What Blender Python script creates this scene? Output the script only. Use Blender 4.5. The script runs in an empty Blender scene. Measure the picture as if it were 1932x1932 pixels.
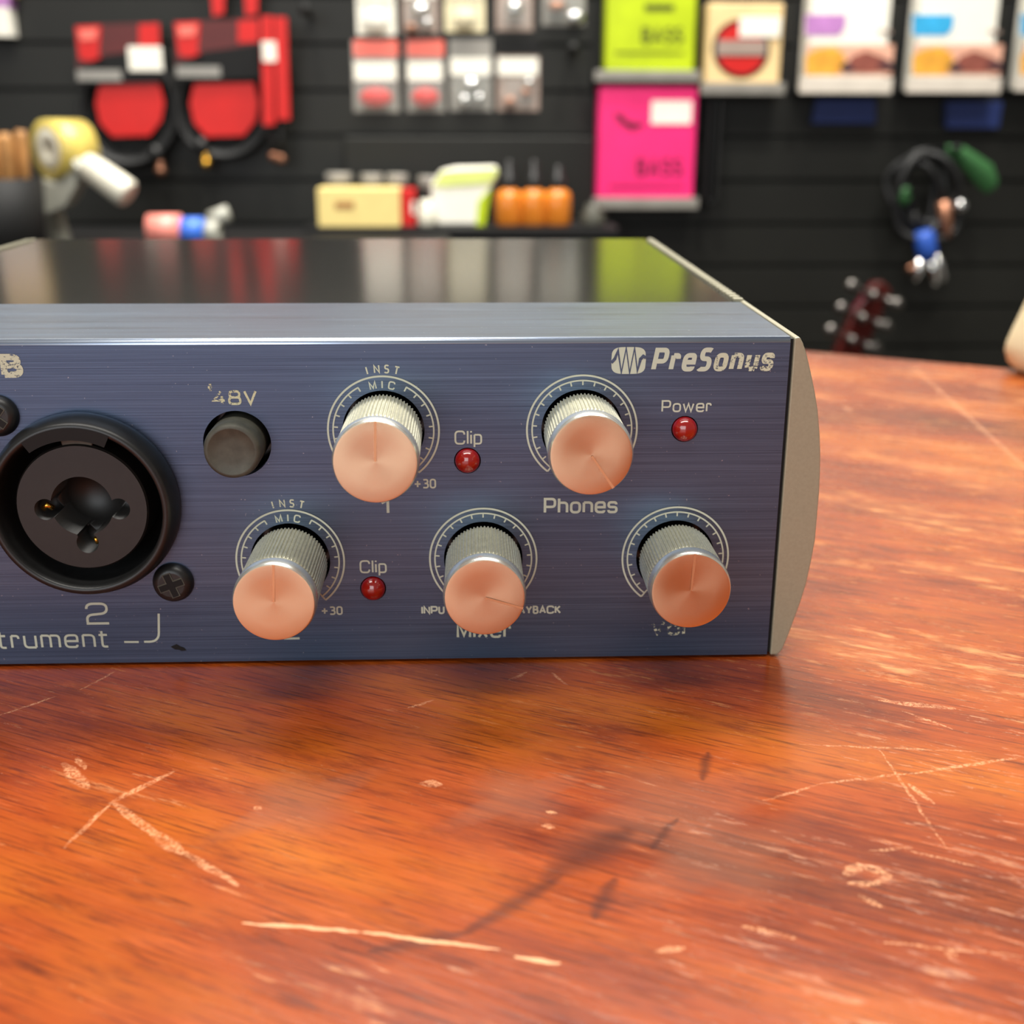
import bpy, bmesh, math, random
from mathutils import Vector, Matrix, Quaternion
import numpy as np
random.seed(7)
PI = math.pi
SC = bpy.context.scene
COL = SC.collection

# ------------------------------------------------------------------ camera
F_PX = 2266.5
CAM = Vector((-0.04045, -0.14891, 0.07041))
RIGHT = Vector((0.99936334, -0.03558154, 0.00261927))
UP = Vector((0.00866226, 0.31319968, 0.94964779))
FWD = Vector((0.03461029, 0.9490205, -0.31330849))
cd = bpy.data.cameras.new('camera')
cam = bpy.data.objects.new('camera', cd)
COL.objects.link(cam)
cam.matrix_world = Matrix(((RIGHT.x, UP.x, -FWD.x, CAM.x), (RIGHT.y, UP.y, -FWD.y, CAM.y),
                           (RIGHT.z, UP.z, -FWD.z, CAM.z), (0, 0, 0, 1)))
cd.sensor_fit = 'HORIZONTAL'
cd.lens = 4.15
cd.sensor_width = 4.15 * 1932 / F_PX
cd.clip_start = 0.005
cd.clip_end = 50
cd.dof.use_dof = True
cd.dof.focus_distance = 0.1500
cd.dof.aperture_fstop = 2.5
SC.camera = cam

# ------------------------------------------------------------------ light and exposure
SC.view_settings.view_transform = 'Standard'
SC.view_settings.look = 'None'
SC.view_settings.gamma = 1.0
SC.view_settings.use_curve_mapping = False
SC.view_settings.exposure = 0.0
SC.cycles.use_denoising = True
SC.cycles.max_bounces = 8
w = bpy.data.worlds.new('store_ambience')
SC.world = w
w.use_nodes = True
w.node_tree.nodes['Background'].inputs[0].default_value = (1.0, 0.93, 0.82, 1)
w.node_tree.nodes['Background'].inputs[1].default_value = 0.26


YWALL = 1.35


def area(name, loc, target, sx, sy, power, col=(1, 0.965, 0.90)):
    l = bpy.data.lights.new(name, 'AREA')
    l.shape = 'RECTANGLE'
    l.size, l.size_y, l.energy, l.color = sx, sy, power, col
    o = bpy.data.objects.new(name, l)
    COL.objects.link(o)
    o.location = loc
    o.rotation_euler = (Vector(target) - Vector(loc)).to_track_quat('-Z', 'Y').to_euler()
    return o


area('ceiling_lamp', (0.10, 0.95, 1.75), (0.05, 0.5, 0), 1.3, 0.35, 72)
area('ceiling_lamp', (-0.15, -0.55, 1.8), (-0.15, -0.5, 0), 1.8, 0.45, 29)
area('front_fill_light', (-0.9, -2.7, 0.75), (-0.05, 0, 0.02), 2.4, 1.4, 38, (0.90, 0.96, 1.0))  # added cool fill for the front face, not a known window
for tx in (-0.35, 0.35):        # added unseen spots that brighten the merchandise wall
    l = bpy.data.lights.new('wall_fill_spot', 'SPOT')
    l.energy, l.color, l.spot_size, l.spot_blend, l.shadow_soft_size = 58, (1, 0.965, 0.90), math.radians(58), 0.4, 0.05
    o = bpy.data.objects.new('wall_fill_spot', l)
    COL.objects.link(o)
    o.location = (tx, 0.2, 1.7)
    o.rotation_euler = (Vector((tx * 1.1, YWALL, 0.14)) - o.location).to_track_quat('-Z', 'Y').to_euler()


# ------------------------------------------------------------------ pixel helpers (frame 1932 x 1932)
def ray(px, py):
    return RIGHT * ((px - 966) / F_PX) + UP * (-(py - 966) / F_PX) + FWD


def at(px, py, Y):
    d = ray(px, py)
    return CAM + d * ((Y - CAM.y) / d.y)


def on_table(px, py, Z=0.0):
    d = ray(px, py)
    return CAM + d * ((Z - CAM.z) / d.z)


# ------------------------------------------------------------------ materials
def new_mat(name):
    m = bpy.data.materials.new(name)
    m.use_nodes = True
    nt = m.node_tree
    return m, nt, nt.nodes['Principled BSDF']


def N(nt, kind, **kw):
    n = nt.nodes.new(kind)
    for k, v in kw.items():
        if k.startswith('i_'):
            n.inputs[k[2:].replace('_', ' ')].default_value = v
        elif k.startswith('n'):
            n.inputs[int(k[1:])].default_value = v
        else:
            setattr(n, k, v)
    return n


def L(nt, a, b):
    nt.links.new(a, b)


def lin(r, g, b):
    f = lambda c: (c / 255 / 12.92) if c / 255 <= 0.04045 else ((c / 255 + 0.055) / 1.055) ** 2.4
    return (f(r), f(g), f(b), 1)


def math_(nt, op, a, b=None, clamp=False):
    n = nt.nodes.new('ShaderNodeMath')
    n.operation = op
    n.use_clamp = clamp
    for i, v in enumerate((a, b)):
        if v is None:
            continue
        if isinstance(v, (int, float)):
            n.inputs[i].default_value = v
        else:
            nt.links.new(v, n.inputs[i])
    return n.outputs[0]


def ramp(nt, fac, stops):
    n = nt.nodes.new('ShaderNodeValToRGB')
    e = n.color_ramp.elements
    while len(e) < len(stops):
        e.new(0.5)
    for x, (p, c) in zip(e, stops):
        x.position = p
        x.color = c if len(c) == 4 else (*c, 1)
    nt.links.new(fac, n.inputs[0])
    return n.outputs[0]


def smooth(nt, v, lo, hi, a=0.0, b=1.0):
    n = nt.nodes.new('ShaderNodeMapRange')
    n.interpolation_type = 'SMOOTHSTEP'
    nt.links.new(v, n.inputs[0])
    for i, x in enumerate((lo, hi, a, b)):
        n.inputs[1 + i].default_value = x
    return n.outputs[0]


def mixc(nt, fac, a, b):
    n = nt.nodes.new('ShaderNodeMix')
    n.data_type = 'RGBA'
    for idx, v in ((0, fac), (6, a), (7, b)):
        if isinstance(v, (int, float, tuple)):
            n.inputs[idx].default_value = v
        else:
            nt.links.new(v, n.inputs[idx])
    return n.outputs[2]


def noise(nt, vec, scale, detail=4, rough=0.55, mapscale=None, rotz=0.0, loc=(0, 0, 0)):
    v = vec
    if mapscale is not None or rotz or any(loc):
        mp = nt.nodes.new('ShaderNodeMapping')
        mp.inputs['Scale'].default_value = mapscale or (1, 1, 1)
        mp.inputs['Location'].default_value = loc
        nt.links.new(v, mp.inputs[0])
        v = mp.outputs[0]
    n = nt.nodes.new('ShaderNodeTexNoise')
    n.inputs['Scale'].default_value = scale
    n.inputs['Detail'].default_value = detail
    n.inputs['Roughness'].default_value = rough
    nt.links.new(v, n.inputs['Vector'])
    return n.outputs['Fac']


def simple(name, col, rough=0.5, metal=0.0, spec=0.5, vary=0.06, vscale=60, **kw):
    """a plain material with a faint procedural unevenness"""
    m, nt, b = new_mat(name)
    tc = N(nt, 'ShaderNodeTexCoord').outputs['Object']
    nz = noise(nt, tc, vscale, 3)
    c0 = tuple(x * (1 - vary) for x in col[:3]) + (1,)
    c1 = tuple(min(1, x * (1 + vary)) for x in col[:3]) + (1,)
    L(nt, ramp(nt, nz, [(0.3, c0), (0.7, c1)]), b.inputs['Base Color'])
    b.inputs['Roughness'].default_value = rough
    b.inputs['Metallic'].default_value = metal
    b.inputs['Specular IOR Level'].default_value = spec
    for k, v in kw.items():
        b.inputs[k.replace('_', ' ')].default_value = v
    return m


ed = Vector((0.8732, -0.4874))           # direction of the counter's far edge
eo = Vector((0.0681, 0.2261))            # a point of the far edge
nrm = Vector((-ed.y, ed.x)) * -1         # towards the customer side (camera)


def cpt(u, v, z):
    p = eo + ed * u + nrm * v
    return Vector((p.x, p.y, z))


COUNTER_BASE = cpt(-0.1, 0.35, -0.96)
GR = math.radians(-27)      # direction of the wood grain on the counter


def counter_material():
    m, nt, b = new_mat('worn_varnished_mahogany')
    tcn = N(nt, 'ShaderNodeTexCoord').outputs['Object']
    tco = N(nt, 'ShaderNodeVectorMath', operation='ADD')
    L(nt, tcn, tco.inputs[0])
    tco.inputs[1].default_value = COUNTER_BASE
    tc = tco.outputs[0]
    rot = N(nt, 'ShaderNodeVectorRotate', rotation_type='Z_AXIS')
    L(nt, tc, rot.inputs['Vector'])
    rot.inputs['Angle'].default_value = -GR
    g = rot.outputs[0]
    # tone of the boards
    tone = noise(nt, g, 1.0, 4, 0.55, (11, 34, 1), loc=(3.1, 0.4, 0))
    streak = noise(nt, g, 1.0, 6, 0.7, (45, 900, 1))
    pores = noise(nt, g, 1.0, 3, 0.6, (120, 2600, 1), loc=(0.7, 2, 0))
    base = ramp(nt, tone, [(0.33, lin(72, 25, 10)), (0.44, lin(118, 44, 15)), (0.53, lin(146, 61, 16)), (0.66, lin(176, 92, 22))])
    st = smooth(nt, streak, 0.36, 0.68)
    col = mixc(nt, math_(nt, 'MULTIPLY', st, 0.55), base, lin(168, 76, 24))
    mott = noise(nt, g, 1.0, 6, 0.72, (70, 260, 1), loc=(2.2, 7, 0))
    col = mixc(nt, math_(nt, 'MULTIPLY', smooth(nt, mott, 0.48, 0.70), 0.55), col, lin(84, 27, 13))
    col = mixc(nt, math_(nt, 'MULTIPLY', smooth(nt, mott, 0.46, 0.30), 0.40), col, lin(188, 92, 44))
    pr = smooth(nt, pores, 0.50, 0.68)
    col = mixc(nt, math_(nt, 'MULTIPLY', pr, 0.6), col, lin(62, 22, 12))
    # worn, scuffed film: pale flecks along the grain, yellowed to paint in sheen, more of them towards the far right
    sep = N(nt, 'ShaderNodeSeparateXYZ')
    L(nt, tc, sep.inputs[0])
    X, Y = sep.outputs[0], sep.outputs[1]
    wearpos = math_(nt, 'ADD', smooth(nt, X, -0.05, 0.06), smooth(nt, Y, -0.03, 0.04), True)
    wearpos = math_(nt, 'MULTIPLY', wearpos, smooth(nt, X, -0.035, 0.02, 0.55, 1.0))
    big = noise(nt, g, 1.0, 5, 0.6, (28, 60, 1), loc=(9, 1, 0))
    fl = noise(nt, g, 1.0, 6, 0.75, (95, 520, 1), loc=(4, 5, 0))
    flm = math_(nt, 'ADD', fl, math_(nt, 'MULTIPLY', math_(nt, 'SUBTRACT', big, 0.5), 0.5))
    flm = math_(nt, 'ADD', flm, math_(nt, 'MULTIPLY', math_(nt, 'SUBTRACT', wearpos, 1.0), 0.09))
    fl2 = noise(nt, g, 1.0, 5, 0.7, (150, 1100, 1), loc=(1.4, 3, 0))
    fleck = smooth(nt, flm, 0.53, 0.70)
    fleck2 = math_(nt, 'MULTIPLY', smooth(nt, fl2, 0.58, 0.68), math_(nt, 'MULTIPLY_ADD', wearpos, 0.6))
    nt.nodes[-2].inputs[2].default_value = 0.12
    fleck = math_(nt, 'MAXIMUM', fleck, fleck2)
    haze = smooth(nt, big, 0.50, 0.72)
    haze = math_(nt, 'MULTIPLY', haze, math_(nt, 'MULTIPLY', math_(nt, 'POWER', wearpos, 3.0), 0.36))
    col = mixc(nt, haze, col, lin(180, 112, 72))
    col = mixc(nt, math_(nt, 'MULTIPLY', fleck, 0.62), col, lin(222, 154, 94))
    # marks with a shape of their own
    wob = N(nt, 'ShaderNodeTexNoise')
    wob.inputs['Scale'].default_value = 420
    wob.inputs['Detail'].default_value = 4
    L(nt, tc, wob.inputs['Vector'])
    wv = N(nt, 'ShaderNodeVectorMath', operation='SUBTRACT')
    L(nt, wob.outputs['Color'], wv.inputs[0])
    wv.inputs[1].default_value = (0.5, 0.5, 0.5)
    ws = N(nt, 'ShaderNodeVectorMath', operation='SCALE')
    L(nt, wv.outputs[0], ws.inputs[0])
    ws.inputs['Scale'].default_value = 0.0009
    wp = N(nt, 'ShaderNodeVectorMath', operation='ADD')
    L(nt, tc, wp.inputs[0])
    L(nt, ws.outputs[0], wp.inputs[1])
    P = wp.outputs[0]
    brk2 = noise(nt, tc, 520, 2, 0.6)
    brk = noise(nt, tc, 2400, 3, 0.7)

    def seg(a, c, width, soft=1.0):
        A, C = on_table(*a), on_table(*c)
        D = C - A
        s = N(nt, 'ShaderNodeVectorMath', operation='SUBTRACT')
        L(nt, P, s.inputs[0])
        s.inputs[1].default_value = A
        d = N(nt, 'ShaderNodeVectorMath', operation='DOT_PRODUCT')
        L(nt, s.outputs[0], d.inputs[0])
        d.inputs[1].default_value = D / D.length_squared
        t = math_(nt, 'ADD', d.outputs['Value'], 0.0, True)
        sc = N(nt, 'ShaderNodeVectorMath', operation='SCALE')
        sc.inputs[0].default_value = D
        L(nt, t, sc.inputs['Scale'])
        ds = N(nt, 'ShaderNodeVectorMath', operation='DISTANCE')
        L(nt, s.outputs[0], ds.inputs[0])
        L(nt, sc.outputs[0], ds.inputs[1])
        # width tapers towards both ends
        tt = math_(nt, 'MULTIPLY', math_(nt, 'SUBTRACT', 1.0, t), t)
        wd = math_(nt, 'MULTIPLY_ADD', tt, 2.4 * width)
        nt.nodes[-1].inputs[2].default_value = 0.42 * width
        q = math_(nt, 'DIVIDE', ds.outputs['Value'], wd)
        return smooth(nt, q, 0.55 if soft < 1.5 else 0.0, 1.0 * max(1, soft * 0.75), 1.0, 0.0)

    def union(lst):
        o = lst[0]
        for x in lst[1:]:
            o = math_(nt, 'MAXIMUM', o, x)
        return o

    mm = 0.001
    pale = [seg((460, 1740), (700, 1760), .34 * mm), seg((690, 1759), (940, 1792), .34 * mm), seg((972, 1805), (1055, 1818), .40 * mm),
            ]
    scuff = [seg((215, 1515), (300, 1580), .75 * mm), seg((285, 1570), (345, 1610), 1.0 * mm), seg((335, 1600), (450, 1670), .55 * mm),
             seg((120, 1440), (165, 1487), .95 * mm), seg((120, 1600), (215, 1510), .35 * mm), seg((205, 1515), (330, 1455), .55 * mm),
             seg((145, 1430), (160, 1450), .5 * mm),
             seg((0, 1350), (110, 1312), .3 * mm), seg((150, 1302), (225, 1262), .22 * mm),
             seg((1440, 1510), (1550, 1479), .28 * mm), seg((1550, 1479), (1720, 1459), .3 * mm), seg((1715, 1460), (1932, 1428), .38 * mm),
             seg((1660, 1415), (1785, 1600), .25 * mm), seg((1715, 1480), (1760, 1515), .5 * mm),
             seg((1510, 1405), (1850, 1418), .26 * mm), seg((1660, 1322), (1800, 1337), .7 * mm), seg((1700, 1341), (1800, 1376), .3 * mm),
             seg((1640, 1605), (1720, 1600), .3 * mm), seg((1700, 1602), (1870, 1640), .25 * mm),
             seg((1596, 1650), (1625, 1632), 0.9 * mm), seg((1620, 1630), (1680, 1652), .7 * mm), seg((1600, 1665), (1660, 1668), .55 * mm), seg((1650, 1668), (1682, 1650), .5 * mm),
             seg((1620, 1690), (1665, 1712), .45 * mm),
             seg((1785, 1798), (1800, 1800), .75 * mm), seg((1640, 1775), (1932, 1805), .25 * mm), seg((1400, 1745), (1500, 1770), .5 * mm),
             seg((1596, 768), (1604, 775), 1.6 * mm), seg((1720, 690), (1932, 880), 0.8 * mm),
             seg((1025, 1557), (1045, 1560), .6 * mm), seg((1030, 1530), (1050, 1535), .4 * mm),
             seg((795, 1478), (830, 1480), 1.0 * mm), seg((1234, 1795), (1290, 1788), .5 * mm), seg((480, 1522), (490, 1526), .45 * mm),
             seg((770, 1335), (820, 1320), .35 * mm), seg((955, 1285), (995, 1268), .3 * mm), seg((1040, 1270), (1070, 1292), .3 * mm)]
    dark = [seg((700, 1795), (880, 1760), 1.0 * mm, 2), seg((880, 1760), (1060, 1650), 1.1 * mm, 2), seg((1040, 1650), (1180, 1570), 2.6 * mm, 2),
            seg((1120, 1730), (1160, 1660), 1.0 * mm, 2), seg((1230, 1600), (1275, 1545), .6 * mm, 2), seg((1325, 1470), (1335, 1420), .7 * mm, 2)]
    gray = [seg((545, 1500), (585, 1530), 9 * mm, 2.2), seg((1240, 1490), (1330, 1560), 13 * mm, 2.2), seg((1310, 1590), (1400, 1650), 10 * mm, 2.2), seg((960, 1490), (1000, 1520), 8 * mm, 2.2)]
    gm = union(gray)
    col = mixc(nt, math_(nt, 'MULTIPLY', gm, 0.38), col, lin(140, 92, 70))
    dm = union(dark)
    col = mixc(nt, math_(nt, 'MULTIPLY', dm, 0.62), col, lin(62, 28, 20))
    sm = math_(nt, 'MULTIPLY', union(scuff), math_(nt, 'MULTIPLY', smooth(nt, brk, 0.36, 0.60), smooth(nt, brk2, 0.36, 0.58, 0.35, 1.0)))
    col = mixc(nt, math_(nt, 'MULTIPLY', sm, 0.55), col, lin(240, 176, 128))
    col = mixc(nt, union(pale), col, lin(222, 166, 122))
    L(nt, col, b.inputs['Base Color'])
    rg = math_(nt, 'MULTIPLY_ADD', big, 0.18)
    nt.nodes[-1].inputs[2].default_value = 0.17
    L(nt, math_(nt, 'ADD', rg, math_(nt, 'MULTIPLY', fleck, 0.12)), b.inputs['Roughness'])
    b.inputs['Specular IOR Level'].default_value = 0.32
    bp = N(nt, 'ShaderNodeBump')
    bp.inputs['Strength'].default_value = 0.25
    bp.inputs['Distance'].default_value = 0.0002
    hsum = math_(nt, 'SUBTRACT', streak, math_(nt, 'MULTIPLY', fleck, 0.5))
    L(nt, hsum, bp.inputs['Height'])
    L(nt, bp.outputs[0], b.inputs['Normal'])
    return m


def brushed(name, c0, c1, rough=0.34, aniso=0.8, metal=0.9, worn=0.0):
    m, nt, b = new_mat(name)
    tc = N(nt, 'ShaderNodeTexCoord').outputs['Object']
    s1 = noise(nt, tc, 1.0, 5, 0.7, (16, 900, 8500))
    s2 = noise(nt, tc, 1.0, 3, 0.6, (60, 300, 9000), loc=(1, 1, 1))
    s = math_(nt, 'ADD', math_(nt, 'MULTIPLY', s1, 0.7), math_(nt, 'MULTIPLY', s2, 0.3))
    col = ramp(nt, s, [(0.34, c0), (0.66, c1)])
    speck = noise(nt, tc, 2300, 2, 0.5)
    col = mixc(nt, smooth(nt, speck, 0.735, 0.77, 0, 0.6), col, lin(190, 195, 205))
    L(nt, col, b.inputs['Base Color'])
    b.inputs['Metallic'].default_value = metal
    rg = math_(nt, 'MULTIPLY_ADD', s, 0.16)
    nt.nodes[-1].inputs[2].default_value = rough - 0.08
    L(nt, rg, b.inputs['Roughness'])
    b.inputs['Anisotropic'].default_value = aniso
    tg = N(nt, 'ShaderNodeCombineXYZ')
    tg.inputs[0].default_value = 1.0
    L(nt, tg.outputs[0], b.inputs['Tangent'])
    bp = N(nt, 'ShaderNodeBump')
    bp.inputs['Strength'].default_value = 0.12
    bp.inputs['Distance'].default_value = 0.00008
    L(nt, s, bp.inputs['Height'])
    L(nt, bp.outputs[0], b.inputs['Normal'])
    return m


def print_paint(name, col, wear=0.0, scale=2200):
    """screen printed ink, chipped where wear is high"""
    m, nt, b = new_mat(name)
    b.inputs['Base Color'].default_value = col
    b.inputs['Roughness'].default_value = 0.55
    if wear > 0:
        tc = N(nt, 'ShaderNodeTexCoord').outputs['Object']
        n1 = noise(nt, tc, scale, 5, 0.7, (1, 1, 1.6))
        n2 = noise(nt, tc, scale * 0.18, 2, 0.5)
        s = math_(nt, 'ADD', math_(nt, 'MULTIPLY', n1, 0.7), math_(nt, 'MULTIPLY', n2, 0.3))
        th = 0.33 + 0.30 * wear
        L(nt, smooth(nt, s, th - 0.02, th + 0.03), b.inputs['Alpha'])
    return m


def spun(name, col, rough=0.22):
    """turned aluminium with concentric tool marks"""
    m, nt, b = new_mat(name)
    tc = N(nt, 'ShaderNodeTexCoord').outputs['Generated']
    sub = N(nt, 'ShaderNodeVectorMath', operation='SUBTRACT')
    L(nt, tc, sub.inputs[0])
    sub.inputs[1].default_value = (0.5, 0.5, 0.5)
    ml = N(nt, 'ShaderNodeVectorMath', operation='MULTIPLY')
    L(nt, sub.outputs[0], ml.inputs[0])
    ml.inputs[1].default_value = (1, 0, 1)
    ln = N(nt, 'ShaderNodeVectorMath', operation='LENGTH')
    L(nt, ml.outputs[0], ln.inputs[0])
    wv = math_(nt, 'SINE', math_(nt, 'MULTIPLY', ln.outputs['Value'], 560.0))
    b.inputs['Base Color'].default_value = col
    b.inputs['Metallic'].default_value = 1.0
    b.inputs['Roughness'].default_value = rough
    b.inputs['Anisotropic'].default_value = 0.8
    tg = N(nt, 'ShaderNodeTangent', direction_type='RADIAL', axis='Y')
    L(nt, tg.outputs[0], b.inputs['Tangent'])
    bp = N(nt, 'ShaderNodeBump')
    bp.inputs['Strength'].default_value = 0.06
    bp.inputs['Distance'].default_value = 0.00003
    L(nt, wv, bp.inputs['Height'])
    L(nt, bp.outputs[0], b.inputs['Normal'])
    return m


M = {}
M['counter'] = counter_material()
M['blue'] = brushed('blue_anodised_brushed_aluminium', lin(66, 82, 109), lin(102, 124, 155), metal=0.8)
M['edge'] = brushed('bare_worn_edge', lin(150, 170, 210), lin(225, 235, 250), 0.3, 0.5, 1.0)
M['lid'] = simple('glossy_black_lid', lin(15, 15, 14), 0.14, 0, 0.42, 0.2, 300)
M['black'] = simple('black_plastic', lin(26, 26, 26), 0.38, 0, 0.5, 0.15, 900)
M['matte_black'] = simple('matte_black', lin(14, 14, 14), 0.6, 0, 0.3, 0.1, 300)
M['jack_insert'] = simple('dark_brown_black_plastic', lin(24, 22, 20), 0.45, 0, 0.5, 0.15, 1200)
M['rubber'] = simple('grey_black_rubber', lin(74, 73, 64), 0.55, 0, 0.4, 0.2, 700)
M['cheek'] = simple('warm_grey_paint', lin(158, 153, 131), 0.42, 0.25, 0.5, 0.05, 2500)
M['ink'] = print_paint('cream_ink', lin(192, 198, 180))
M['ink_worn'] = print_paint('cream_ink_scuffed', lin(196, 200, 176), 0.2)
M['ink_bad'] = print_paint('cream_ink_rubbed_away', lin(196, 198, 170), 0.49, 1700)
M['ink_half'] = print_paint('cream_ink_half_worn', lin(200, 200, 165), 0.38)
M['led'] = simple('dark_red_lens', lin(150, 14, 12), 0.12, 0, 0.7, 0.1, 800, Coat_Weight=0.6, Coat_Roughness=0.05)
M['alu'] = simple('nickel_aluminium', lin(232, 231, 222), 0.25, 0.8, 0.5, 0.06, 3000)
M['knurl'] = simple('knurled_aluminium', lin(208, 205, 182), 0.40, 0.6, 0.5, 0.12, 1500)
M['spun'] = spun('turned_aluminium_face', lin(214, 192, 160), 0.22)
M['groove'] = simple('scribed_line', lin(216, 170, 130), 0.4, 0.9)
M['brass'] = simple('gold_contact', lin(220, 170, 70), 0.25, 1.0)
M['steel'] = simple('steel', lin(200, 200, 198), 0.25, 1.0)
M['wall'] = simple('black_slatwall_laminate', lin(25, 25, 21), 0.5, 0, 0.35, 0.15, 9)
M['floor'] = simple('grey_store_floor', lin(90, 86, 80), 0.5, 0, 0.4, 0.1, 6)
M['red'] = simple('red_card', lin(200, 16, 9), 0.5, 0, 0.5, 0.05, 40)
M['dark_red'] = simple('dark_red_card', lin(84, 16, 13), 0.45, 0, 0.5, 0.1, 40)
M['white'] = simple('white_paper', lin(246, 242, 228), 0.5, 0, 0.4, 0.02, 60)
M['pinkwhite'] = simple('pale_red_gloss', lin(240, 110, 92), 0.3, 0, 0.5, 0.1, 60)
M['cable'] = simple('black_cable', lin(20, 20, 20), 0.55, 0, 0.5, 0.1, 200)
M['lime'] = simple('lime_green_packet', lin(186, 206, 18), 0.35, 0, 0.5, 0.12, 26)
M['olive'] = simple('dark_olive_print', lin(84, 92, 12), 0.4)
M['pink'] = simple('hot_pink_packet', lin(246, 44, 122), 0.35, 0, 0.5, 0.08, 26)
M['maroon'] = simple('dark_magenta_print', lin(120, 16, 52), 0.4)
M['tan'] = simple('tan_card', lin(238, 206, 150), 0.5, 0, 0.4, 0.08, 30)
M['lip'] = simple('grey_clear_plastic_lip', lin(140, 136, 128), 0.3, 0, 0.5, 0.1, 40)
M['palelip'] = simple('pale_grey_plastic_lip', lin(214, 204, 190), 0.35, 0, 0.5, 0.05, 40)
M['greyband'] = simple('grey_print', lin(160, 140, 128), 0.5)
M['purple'] = simple('purple_print', lin(186, 128, 190), 0.45, 0, 0.4, 0.15, 50)
M['cyan'] = simple('sky_blue_print', lin(56, 168, 220), 0.45, 0, 0.4, 0.15, 50)
M['amber_photo'] = simple('amber_wood_print', lin(232, 166, 62), 0.45, 0, 0.4, 0.25, 40)
M['brown_photo'] = simple('brown_red_print', lin(140, 78, 66), 0.45, 0, 0.4, 0.2, 60)
M['dark_photo'] = simple('dark_print', lin(52, 40, 52), 0.5)
M['peach_photo'] = simple('peach_print', lin(232, 176, 150), 0.5)
M['navy'] = simple('navy_blue_card', lin(34, 50, 104), 0.5, 0, 0.4, 0.1, 40)
M['kraft'] = simple('kraft_cream_box', lin(240, 216, 140), 0.5, 0, 0.4, 0.04, 60)
M['amber'] = simple('amber_liquid_plastic', lin(212, 124, 40), 0.2, 0, 0.5, 0.15, 60)
M['tape'] = simple('yellow_packing_tape', lin(214, 192, 100), 0.25, 0, 0.5, 0.06, 60)
M['tapegrey'] = simple('grey_tape_gun_plastic', lin(168, 168, 156), 0.35)
M['handle'] = simple('cream_white_plastic', lin(222, 218, 200), 0.35)
M['tanstick'] = simple('tan_brown_wood', lin(178, 128, 74), 0.5, 0, 0.4, 0.3, 50)
M['pinktape'] = simple('pink_vinyl', lin(246, 150, 136), 0.3)
M['bluetape_dark'] = simple('dark_blue_band', lin(40, 82, 172), 0.45)
M['bluetape'] = simple('blue_vinyl', lin(66, 120, 226), 0.3)
M['greentape'] = simple('green_velcro', lin(46, 90, 48), 0.6, 0, 0.3, 0.15, 120)
M['wood_red'] = simple('dark_red_lacquer', lin(70, 22, 18), 0.2, 0, 0.5, 0.2, 30)
M['chrome'] = simple('chrome', lin(230, 230, 228), 0.12, 1.0)
M['tuner'] = simple('nickel_tuner', lin(112, 108, 104), 0.34, 1.0)
M['cream'] = simple('cream_paper', lin(238, 226, 186), 0.6, 0, 0.3, 0.05, 30)
M['copper_brown'] = simple('copper_brown_plug', lin(150, 104, 80), 0.35, 0.7)


def clear_plastic(name, col):
    m, nt, b = new_mat(name)
    tc = N(nt, 'ShaderNodeTexCoord').outputs['Object']
    nz = noise(nt, tc, 90, 3)
    bp = N(nt, 'ShaderNodeBump')
    bp.inputs['Strength'].default_value = 0.6
    bp.inputs['Distance'].default_value = 0.004
    L(nt, nz, bp.inputs['Height'])
    L(nt, bp.outputs[0], b.inputs['Normal'])
    b.inputs['Base Color'].default_value = col
    b.inputs['Roughness'].default_value = 0.08
    b.inputs['Alpha'].default_value = 0.14
    return m


M['clear'] = clear_plastic('clear_blister_plastic', lin(200, 205, 200))


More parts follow.
